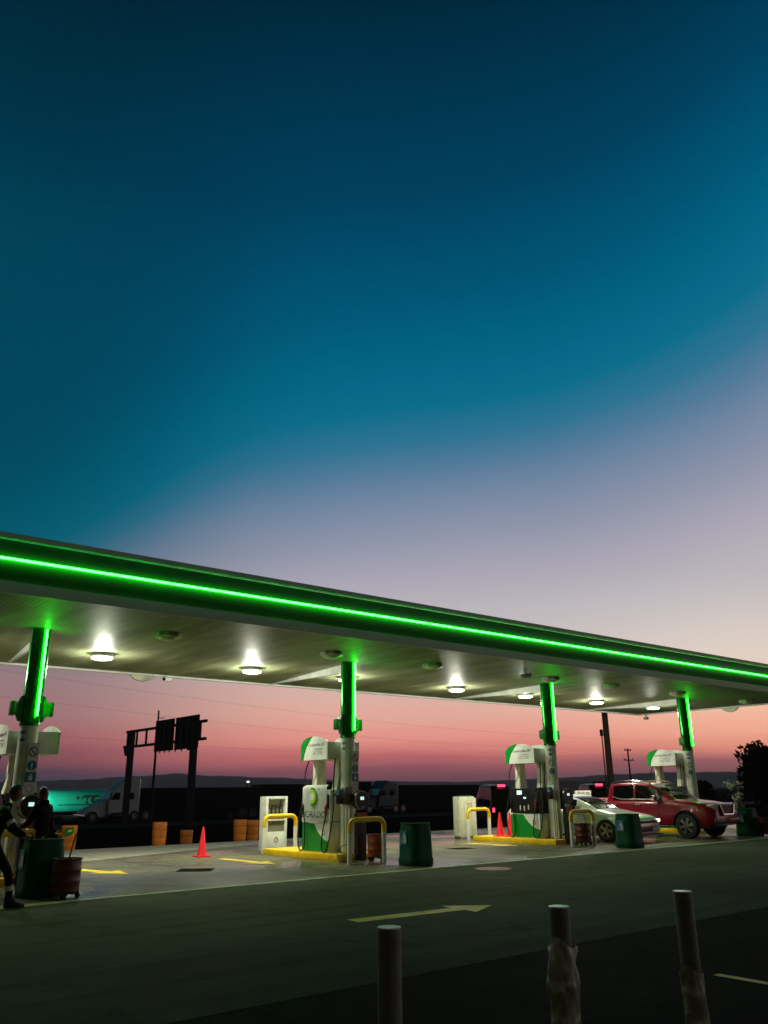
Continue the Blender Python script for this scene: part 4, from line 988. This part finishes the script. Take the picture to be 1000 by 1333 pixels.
# yard lamp that lights the tanker
t = thing('yard_lamp', (24.0, 86.4, -1.0), 'low yard lamp beside the teal tanker, turned towards it', 'yard lamp')
s = MB(); s.tube([(0,0,0),(0,0,1.1)], .05, 8); s.build('post', 'dark', t)
s = MB(); s.box(-.15,.15,-.1,.1,1.1,1.28,bev=.02); s.build('lamp_head', 'dark', t)
ld = bpy.data.lights.new('yard_light', 'SPOT'); ld.energy = 3700; ld.color = (.75,1,.95); ld.spot_size = R(110); ld.spot_blend = .5; ld.shadow_soft_size = .15
lo = bpy.data.objects.new('yard_light', ld); C.objects.link(lo); lo.parent = t; lo.location = (.1,.15,1.3)
lo.rotation_euler = Vector((4.4,2.2,.9)).to_track_quat('-Z','Y').to_euler()

# ================================================================ GANTRY, POLES, SIGN
t = thing('sign_gantry', (31.0, 61.5, -1.0), 'dark overhead sign gantry across the highway with two sign boards', 'sign gantry')
HT = 7.95
for y in (0, 12.3):
    s = MB(); s.box(-.24,.24,y-.24,y+.24,0,HT-.1,bev=.04); s.build('post', 'gantry', t, smooth=False)
s = MB()
s.box(-.42,-.245,-2.6,12.7,HT-.22,HT,bev=.02); s.box(-.42,-.245,-2.6,12.7,HT-1.55,HT-1.33,bev=.02)
for k in range(8): y = -1.6+2.0*k; s.box(-.40,-.26,y-.08,y+.08,HT-1.33,HT-.22)
for y in (0, 12.3): s.prism([(y-.9,HT-1.3),(y+.9,HT-1.3),(y+.3,HT-2.2),(y-.3,HT-2.2)], -.40, -.27, 'x')
s.build('truss', 'gantry', t, smooth=False)
for y0, y1 in ((-1.75, 2.2), (2.6, 6.0)):
    s = MB(); s.box(-.62,-.5,y0,y1,HT-2.1,HT+.42); b = s.build('sign_board', 'gantry', t, smooth=False)
    for k in range(4):
        yy = y0+.35+k*(y1-y0-.7)/3; s = MB(); s.box(-.70,-.625,yy-.05,yy+.05,HT-2.25,HT+.38); s.build('stiffener', 'gantry', b, smooth=False)
t = thing('mast', (33.95, 75, -1.0), 'thin dark mast standing behind the sign gantry', 'mast')
s = MB(); s.tube([(0,0,0),(0,0,10.0)], [.16,.08], 8); s.build('pole', 'gantry', t)
s = MB(); s.tube([(0,0,9.3),(.5,-.3,9.3)], .04, 6); s.build('bracket', 'gantry', t)

t = thing('street_lamp', (87.9, 150, -1.0), 'tiny lit street lamp on the dark horizon right of the sign gantry', 'street lamp')
s = MB(); s.tube([(0,0,0),(0,0,4.2),(.25,0,4.4)], .07, 8); s.build('pole', 'dark', t)
s = MB(); s.box(-.12,.3,-.15,.15,4.3,4.6,bev=.04); s.build('lamp_head', 'head', t)
s = MB(); s.box(-.12,.2,-.15,.15,3.1,3.35,bev=.04); s.build('lower_lamp', 'head', t)
t = thing('utility_pole', (34.0, 24.5, -.05), 'tall dark timber utility pole behind the canopy, left of the red pickup', 'utility pole')
s = MB(); s.tube([(0,0,0),(0,0,8.5)], [.17,.12], 14); s.build('pole', 'wood', t)
s = MB(); s.tube([(-.25,.1,0.5),(-.24,.1,4.2)], .03, 8); s.box(-.3,-.2,.04,.16,4.0,4.3); s.build('conduit', 'dark', t)
s = MB(); s.box(-.75,.75,-.06,.06,7.6,7.75); s.build('crossarm', 'wood', t)
def ppole(loc, label):
    t = thing('power_pole', loc, label, 'power pole', 'power poles far beyond the highway')
    s = MB(); s.tube([(0,0,0),(0,0,9.6)], [.2,.13], 10); s.build('pole', 'wood', t)
    for z, w_ in ((9.2,1.0),(7.4,1.5)):
        s = MB(); s.box(-w_,w_,-.1,.1,z,z+.18); a = s.build('crossarm', 'wood', t)
        s = MB()
        for k in (-.9,.0,.9): s.cyl((k*w_*.95,0,z+.18),(k*w_*.95,0,z+.42),.07,8)
        s.build('insulator', 'dark', a)
ppole((138, 95, -1), 'small distant power pole with two crossarms above the pickup roof')
# thin power lines crossing the low sky at the left
for i, (y, z0, z1) in enumerate(((120, 18.5, 12.5), (124, 15.5, 10.5), (128, 10.8, 9.6))):
    s = MB(); n = 30; s.tube([(20+170*k/n, y, z0+(z1-z0)*k/n-2.2*math.sin(PI*k/n)) for k in range(n+1)], .010, 5)
    tag(s.build('power_line', 'dark'), ['highest of the thin power lines crossing the pink sky','middle one of the thin power lines crossing the pink sky','lowest of the thin power lines crossing the pink sky'][i], 'power line', 'thin power lines in the low sky')
# white notice board behind the silver car
t = thing('notice_board', (26.3, 20.6, GZ), 'small white notice board above the silver car, beside the pickup cab', 'notice board')
s = MB(); s.box(0,.95,0,.05,1.15,1.47,bev=.008); a = s.build('board', 'sticker', t)
s = MB()
for k in range(3):
    for j in range(3): s.box(.12+.26*k,.30+.26*k,-.004,-.001,1.22+.075*j,1.26+.075*j)
s.build('board_marks', 'ftext', a)
for x in (.1, .8):
    s = MB(); s.box(x,x+.05,.01,.04,0,1.15); s.build('leg', 'steel', t)
# motorcycle beyond the fourth island
t = thing('motorcycle', (36.6, 22.4, GZ), 'parked motorcycle seen just above the pickup bonnet, its lamps catching light', 'motorcycle')
for x in (0, 1.3):
    s = MB(); n = 28; s.tube([(x+.3*math.cos(2*PI*k/n), 0, .31+.3*math.sin(2*PI*k/n)) for k in range(n+1)], .05, 8, caps=False); s.build('wheel', 'rubber', t)
s = MB(); s.tube([(0,0,.31),(.25,0,.95),(.3,0,1.1)], .03, 8); s.tube([(.3,0,.85),(.9,0,.8),(1.3,0,.31)], .03, 8); s.build('frame', 'dark', t)
s = MB(); s.box(.4,.8,-.14,.14,.75,1.0,bev=.08); s.build('fuel_tank', 'red', t)
s = MB(); s.box(.75,1.45,-.13,.13,.78,.88,bev=.04); s.build('seat', 'black', t)
s = MB(); s.box(.45,.85,-.13,.13,.3,.7,bev=.05); s.build('engine', 'steel', t)
s = MB(); s.tube([(.35,-.35,1.12),(.28,-.1,1.1),(.28,.1,1.1),(.35,.35,1.12)], .02, 8); s.build('handlebar', 'chrome', t)
s = MB(); s.box(.1,.3,-.2,.2,1.15,1.42,bev=.06); s.build('windshield', 'chrome', t)
s = MB(); s.tube([(.08,0,.98),(.2,0,.98)], .09, 14); s.build('headlamp', 'brake', t)

# ================================================================ TREES
def tree(loc, h, cr, label, name='tree', mat='leaf', n=2600, seed=1, lobes=14, ls=.35, trunk=.3, cz=.62):
    rnd = random.Random(seed)
    t = thing(name, loc, label, 'tree', None)
    s = MB(); s.tube([(0,0,0),(.1*cr*.3,.05,h*.25),(-.05,.1,h*.5),(0,0,h*.75)], [trunk,trunk*.75,trunk*.5,trunk*.2], 10)
    cs = []
    for k in range(lobes):
        a = rnd.uniform(0, 2*PI); rr = cr*rnd.uniform(.15,.85); z = h*rnd.uniform(cz-.32, .93)
        kk = 1-abs(z/h-cz)*.9
        c = Vector((rr*kk*math.cos(a), rr*kk*math.sin(a), z)); cs.append((c, cr*rnd.uniform(.22,.42)))
        s.tube([(0,0,h*rnd.uniform(.2,.5)), tuple(c*.5+Vector((0,0,h*.22))), tuple(c)], [trunk*.35,trunk*.2,trunk*.06], 6)
    s.build('trunk', 'bark', t)
    s = MB()
    for k in range(n):
        c, r = rnd.choice(cs); d = Vector((rnd.gauss(0,1), rnd.gauss(0,1), rnd.gauss(0,1))).normalized()*r*rnd.random()**.4
        p = c+d; u = Vector((rnd.gauss(0,1), rnd.gauss(0,1), rnd.gauss(0,1))).normalized(); v = u.orthogonal().normalized(); q = u.cross(v)
        a = ls*rnd.uniform(.5,1.2)
        s.add([tuple(p-v*a), tuple(p+q*a*.45), tuple(p+v*a), tuple(p-q*a*.45)], [(0,1,2,3)])
    s.build('crown', mat, t, smooth=False, recalc=False)
    return t
tree((64.8, 32.5, -.9), 5.2, 2.8, 'big dark leafy tree at the right edge, nearest the green bin', seed=3, n=4500, ls=.28, cz=.6, lobes=20)
tree((69.3, 33.5, -.9), 5.6, 3.1, 'dark tree furthest right behind the big leafy tree', seed=5, n=3500, ls=.28, lobes=16)
tree((60.5, 35, -.9), 2.9, 1.6, 'low dark bush left of the big tree', name='bush', seed=8, n=1500, ls=.2, lobes=9, trunk=.1, cz=.5)
tree((57.5, 38.0, -.9), 2.1, 1.5, 'small dark bush above the pickup bonnet', name='bush', seed=9, n=1100, ls=.2, lobes=8, trunk=.1, cz=.5)
tree((66.5, 29.0, -.8), 3.0, 2.2, 'dark bush under the big tree, at the right edge', name='bush', seed=13, n=1800, ls=.2, lobes=12, trunk=.1, cz=.45)
tree((33.5, 18.0, GZ), 1.75, .55, 'slender pale-leaved sapling behind the right green bin', name='sapling', mat='leafp', seed=11, n=260, ls=.09, lobes=9, trunk=.025, cz=.72)
m = MB(); rnd = random.Random(4)
for k in range(5200):
    x = rnd.uniform(40, 260); y = rnd.uniform(95, 110)-.0*x; 
    hh = 1.2+.9*math.sin(x*.13)+.6*math.sin(x*.37+1)
    p = Vector((x, y, -1+rnd.random()*max(.4, hh))); u = Vector((rnd.gauss(0,1), rnd.gauss(0,1), rnd.gauss(0,1))).normalized(); v = u.orthogonal().normalized(); q = u.cross(v); a = rnd.uniform(.3,.8)
    m.add([tuple(p-v*a), tuple(p+q*a*.5), tuple(p+v*a), tuple(p-q*a*.5)], [(0,1,2,3)])
tag(m.build('scrub', 'leaf', smooth=False, recalc=False), 'low dark scrub beyond the highway', 'scrub', kind='stuff')

# ================================================================ PEOPLE
def skin_mesh(name, J, E, mat, parent, sub=2, root=0):
    """J: {name:(pos, rx, ry)}"""
    keys = list(J); idx = {k: i for i, k in enumerate(keys)}
    me = bpy.data.meshes.new(name); me.from_pydata([J[k][0] for k in keys], [(idx[a], idx[b]) for a, b in E], [])
    o = bpy.data.objects.new(name, me); C.objects.link(o)
    md = o.modifiers.new('skin', 'SKIN'); md.use_smooth_shade = True
    if not me.skin_vertices: 
        bpy.context.view_layer.update()
    sv = me.skin_vertices[0].data if me.skin_vertices else None
    if sv is None:
        bpy.context.view_layer.objects.active = o
    for k in keys:
        v = me.skin_vertices[0].data[idx[k]]; v.radius = (J[k][1], J[k][2] if len(J[k]) > 2 else J[k][1]); v.use_root = (idx[k] == root)
    ms = o.modifiers.new('sub', 'SUBSURF'); ms.levels = sub; ms.render_levels = sub
    dg = bpy.context.evaluated_depsgraph_get(); dg.update()
    m2 = bpy.data.meshes.new_from_object(o.evaluated_get(dg)); bpy.data.objects.remove(o)
    m2.name = name; m2.materials.clear(); m2.materials.append(MT[mat]); m2.polygons.foreach_set('use_smooth', [True]*len(m2.polygons))
    q = bpy.data.objects.new(name, m2); C.objects.link(q)
    if parent: q.parent = parent
    return q
def head(t, c, fwd, tilt, hair_full=True, cap=None):
    """head mesh with face features; fwd = unit vector the face looks at"""
    f = Vector(fwd).normalized(); up = (Vector((0,0,1))-f*f.z).normalized(); r = f.cross(up).normalized()
    M = Matrix(((r.x, f.x, up.x, c[0]), (r.y, f.y, up.y, c[1]), (r.z, f.z, up.z, c[2]), (0,0,0,1)))
    s = MB(); n, k = 20, 14; rings = []
    for j in range(1, k):
        th = PI*j/k; z = .118*math.cos(th); rr = math.sin(th)
        ring = []
        for i in range(n):
            a = 2*PI*i/n; x = .074*rr*math.cos(a); y = .093*rr*math.sin(a)
            if z < -.02: x *= 1-.35*min(1, (-z-.02)/.1); y = y*(1-.18*min(1, (-z-.02)/.1))+.012*min(1, (-z-.02)/.1)
            if y > 0: y += .016*math.exp(-(x/.014)**2)*math.exp(-((z+.01)/.022)**2); y -= .006*math.exp(-((abs(x)-.03)/.014)**2)*math.exp(-((z-.015)/.014)**2); y += .005*math.exp(-(x/.025)**2)*math.exp(-((z+.055)/.01)**2)
            ring.append(tuple(M @ Vector((x, y, z))))
        rings.append(ring)
    loft(s, rings)
    for sx in (-1, 1): s.lathe([(.008,-.03),(.018,-.015),(.022,.01),(.012,.03)], c=(0,0,0), seg=10, M=M @ Matrix.Translation((sx*.074,-.005,-.002)) @ Matrix.Diagonal((.4,1,1,1)))
    hd = s.build('head', 'skin', t, ang=70)
    s = MB()
    for sx in (-1, 1): s.lathe([(.002,-.006),(.008,0),(.002,.006)], seg=8, M=M @ Matrix.Translation((sx*.03,.083,.013)))
    s.build('eyes', 'hair', hd)
    s = MB(); rings = []
    for j in range(1, 12):
        th = PI*.62*j/12; z = .128*math.cos(th)+.004; rr = math.sin(th)
        rings.append([tuple(M @ Vector((.083*rr*math.cos(2*PI*i/20), (.100*rr*math.sin(2*PI*i/20) if math.sin(2*PI*i/20) < 0 or z > .065 else .06*rr*math.sin(2*PI*i/20))-.006, z+.003*math.sin(i*5+j*3)))) for i in range(20)])
    loft(s, rings, cap1=False); s.build('hair' if not cap else 'cap', 'hair' if not cap else cap, t, ang=70)
    return M
def hand(name, t, w, d, side, mat='skin', curl=.6, parent=None):
    """w wrist point, d direction of the hand, side = towards the thumb"""
    w = Vector(w); d = Vector(d).normalized(); sd = (Vector(side)-d*Vector(side).dot(d)).normalized(); pn = d.cross(sd).normalized()
    J = {'w': (tuple(w), .024, .018), 'p': (tuple(w+d*.05), .032, .016), 'k': (tuple(w+d*.085), .034, .013)}; E = [('w','p'),('p','k')]
    s = MB()
    o = skin_mesh(name, J, E, mat, t, 2)
    parts = [o]
    for i, (off, ln) in enumerate(((.030,.068),(.010,.078),(-.010,.072),(-.029,.056))):
        b = w+d*.078+sd*off; q1 = b+d*ln*.42+pn*ln*.10*curl*2; q2 = q1+(d*(1-curl)+pn*curl).normalized()*ln*.32; q3 = q2+(d*(1-curl*1.4)+pn*curl*1.4).normalized()*ln*.26
        s.tube([tuple(b), tuple(q1), tuple(q2), tuple(q3)], [.0095,.009,.008,.0055], 8)
    b = w+d*.025+sd*.028; s.tube([tuple(b), tuple(b+sd*.028+d*.025), tuple(b+sd*.034+d*.055+pn*.012)], [.011,.0095,.007], 8)
    fo = s.build('fingers', mat, t)
    # join fingers into the hand mesh so that it is one surface object
    bm = bmesh.new(); bm.from_mesh(o.data); bm.from_mesh(fo.data); bm.to_mesh(o.data); bm.free(); bpy.data.objects.remove(fo)
    return o
# walking attendant at the left edge: heading right, leaning forward
F_ = Vector((.96,-.27,0)).normalized(); S_ = Vector((F_.y, -F_.x, 0))   # S_: person's right, towards the camera
B = Vector((3.83, 13.66, GZ))
def pt(f, s_, z): return tuple(Vector(F_)*f+Vector(S_)*s_+Vector((0,0,z)))
t = thing('person', tuple(B), 'person in dark uniform with green shoulders and pale bands, walking at the left edge', 'person')
J = {'pelvis': (pt(-.10,0,.90),.135,.115),'waist': (pt(-.08,0,1.04),.125,.10),'chest': (pt(.0,0,1.23),.15,.115),'neckb': (pt(.06,0,1.38),.075,.07),'neck': (pt(.10,0,1.45),.052,.052),
 'shR': (pt(.03,.17,1.34),.068,.068),'elR': (pt(.17,.25,1.10),.050,.050),'wrR': (pt(.36,.20,.98),.034,.034),
 'shL': (pt(.05,-.17,1.34),.068,.068),'elL': (pt(.10,-.27,1.09),.050,.050),'wrL': (pt(.30,-.24,.95),.034,.034),
 'hipR': (pt(-.08,.09,.86),.095,.1),'knR': (pt(.18,.09,.49),.068,.068),'anR': (pt(.24,.08,.12),.05,.05),
 'hipL': (pt(-.12,-.09,.86),.095,.1),'knL': (pt(-.12,-.10,.47),.068,.068),'anL': (pt(-.42,-.10,.20),.05,.05)}
E = [('pelvis','waist'),('waist','chest'),('chest','neckb'),('neckb','neck'),('chest','shR'),('shR','elR'),('elR','wrR'),('chest','shL'),('shL','elL'),('elL','wrL'),('pelvis','hipR'),('hipR','knR'),('knR','anR'),('pelvis','hipL'),('hipL','knL'),('knL','anL')]
body = skin_mesh('body', J, E, 'uniform', t)
def band(a, b, f0, f1, r0, r1, name, mat, squash=1):
    a, b = Vector(a), Vector(b); s = MB(); s.tube([tuple(a.lerp(b, f0)), tuple(a.lerp(b, (f0+f1)/2)), tuple(a.lerp(b, f1))], [r0, (r0+r1)/2, r1], 20, caps=True); return s.build(name, mat, t)
band(J['shR'][0], J['elR'][0], .62, .82, .062, .060, 'sleeve_band', 'refl')
band(J['shL'][0], J['elL'][0], .62, .82, .062, .060, 'sleeve_band', 'refl')
band(J['knR'][0], J['anR'][0], .50, .68, .067, .064, 'trouser_band', 'refl')
band(J['knL'][0], J['anL'][0], .50, .68, .067, .064, 'trouser_band', 'refl')
s = MB()
g = []
for j in range(9):
    v = j/8
    g.append([pt(-.02+.05*v+.128*math.cos(2*PI*i/24)*(1-.45*v)*.95, (.215-.11*v)*math.sin(2*PI*i/24), 1.27+.135*v) for i in range(24)])
loft(s, g); s.build('shoulder_yoke', 'hiviz', t, ang=70)
head(t, pt(.15,0,1.58), (F_.x,F_.y,-.35), 0, cap='hair')
hand('hand', t, J['wrR'][0], Vector(F_)+Vector((0,0,-.25)), (0,0,1))
hand('hand', t, J['wrL'][0], Vector(F_)+Vector((0,0,-.25)), (0,0,1))
for an, y, rot in (('anR', .08, 0), ('anL', -.10, -1)):
    c = Vector(J[an][0]); d = Vector(F_) if rot == 0 else (Vector(F_)*.8+Vector((0,0,-.6))).normalized()
    u = Vector((0,0,1)) if rot == 0 else (Vector((0,0,.8))+Vector(F_)*.6).normalized(); r_ = d.cross(u)
    M = Matrix(((r_.x,d.x,u.x,c.x),(r_.y,d.y,u.y,c.y),(r_.z,d.z,u.z,c.z),(0,0,0,1)))
    s = MB(); rings = []
    for q, hw, zt_, zb_ in ((-.07,.03,.02,-.10),(-.06,.042,.09,-.118),(0,.048,.10,-.12),(.05,.047,.05,-.12),(.10,.05,-.03,-.12),(.16,.05,-.055,-.12),(.20,.038,-.07,-.115),(.215,.02,-.085,-.11)):
        rings.append([tuple(M @ Vector((hw*math.cos(2*PI*i/14), q, (zt_+zb_)/2+(zt_-zb_)/2*math.sin(2*PI*i/14)))) for i in range(14)])
    loft(s, rings); s.build('boot', 'boot', t, ang=60)

# second person behind the green bin, back turned, in a black hooded top
F_ = Vector((-.55,.83,0)).normalized(); S_ = Vector((F_.y,-F_.x,0)); B = Vector((5.10, 15.8, GZ))
t = thing('person', tuple(B), 'person in a black top standing with back turned behind the green bin', 'person')
J = {'pelvis': (pt(0,0,.90),.14,.12),'waist': (pt(.0,0,1.04),.14,.12),'chest': (pt(.0,0,1.22),.165,.13),'neckb': (pt(.01,0,1.38),.085,.08),'neck': (pt(.02,0,1.45),.056,.056),
 'shR': (pt(.0,.18,1.33),.075,.075),'elR': (pt(.02,.27,1.06),.055,.055),'wrR': (pt(-.14,.22,.90),.036,.036),
 'shL': (pt(.0,-.18,1.33),.075,.075),'elL': (pt(.06,-.27,1.08),.055,.055),'wrL': (pt(.26,-.20,1.02),.036,.036),
 'hipR': (pt(0,.09,.86),.095,.1),'knR': (pt(.02,.11,.48),.068,.068),'anR': (pt(-.02,.12,.10),.05,.05),
 'hipL': (pt(0,-.09,.86),.095,.1),'knL': (pt(.03,-.11,.48),.068,.068),'anL': (pt(0,-.12,.10),.05,.05)}
skin_mesh('body', J, E, 'cloth_d', t)
head(t, pt(.03,0,1.56), (F_.x,F_.y,-.15), 0)
s = MB(); g = []
for j in range(6):
    v = j/5; g.append([pt(-.01+(.10-.02*v)*math.cos(2*PI*i/20), (.12-.035*v)*math.sin(2*PI*i/20), 1.37+.09*v) for i in range(20)])
loft(s, g); s.build('hood', 'cloth_d', t, ang=70)
hand('glove', t, J['wrR'][0], (F_.x*-.8+.3, F_.y*-.8, -.3), (0,0,1), 'glove')
hand('hand', t, J['wrL'][0], (F_.x, F_.y, .1), (0,0,1))
for an in ('anR','anL'):
    c = Vector(J[an][0]); d = Vector(F_); u = Vector((0,0,1)); r_ = d.cross(u); M = Matrix(((r_.x,d.x,u.x,c.x),(r_.y,d.y,u.y,c.y),(r_.z,d.z,u.z,c.z),(0,0,0,1)))
    s = MB(); rings = []
    for q, hw, zt_, zb_ in ((-.07,.03,.0,-.09),(-.06,.042,.05,-.098),(0,.048,.06,-.10),(.05,.047,.02,-.10),(.12,.05,-.03,-.10),(.19,.035,-.05,-.095),(.205,.02,-.065,-.09)):
        rings.append([tuple(M @ Vector((hw*math.cos(2*PI*i/14), q, (zt_+zb_)/2+(zt_-zb_)/2*math.sin(2*PI*i/14)))) for i in range(14)])
    loft(s, rings); s.build('shoe', 'boot', t, ang=60)

# ================================================================ HAZE
m = MB(); m.box(-900, 4300, -900, 4300, -3, 82)
hz = m.build('haze', 'white', smooth=False)
vm = bpy.data.materials.new('thin_evening_haze'); vm.use_nodes = True; t_ = vm.node_tree; t_.nodes.clear()
vo = t_.nodes.new('ShaderNodeOutputMaterial'); pv = t_.nodes.new('ShaderNodeVolumePrincipled'); pv.inputs['Density'].default_value = HAZE; pv.inputs['Color'].default_value = (.86, .86, .92, 1)
t_.links.new(pv.outputs[0], vo.inputs['Volume']); hz.data.materials[0] = vm; tag(hz, kind='stuff')
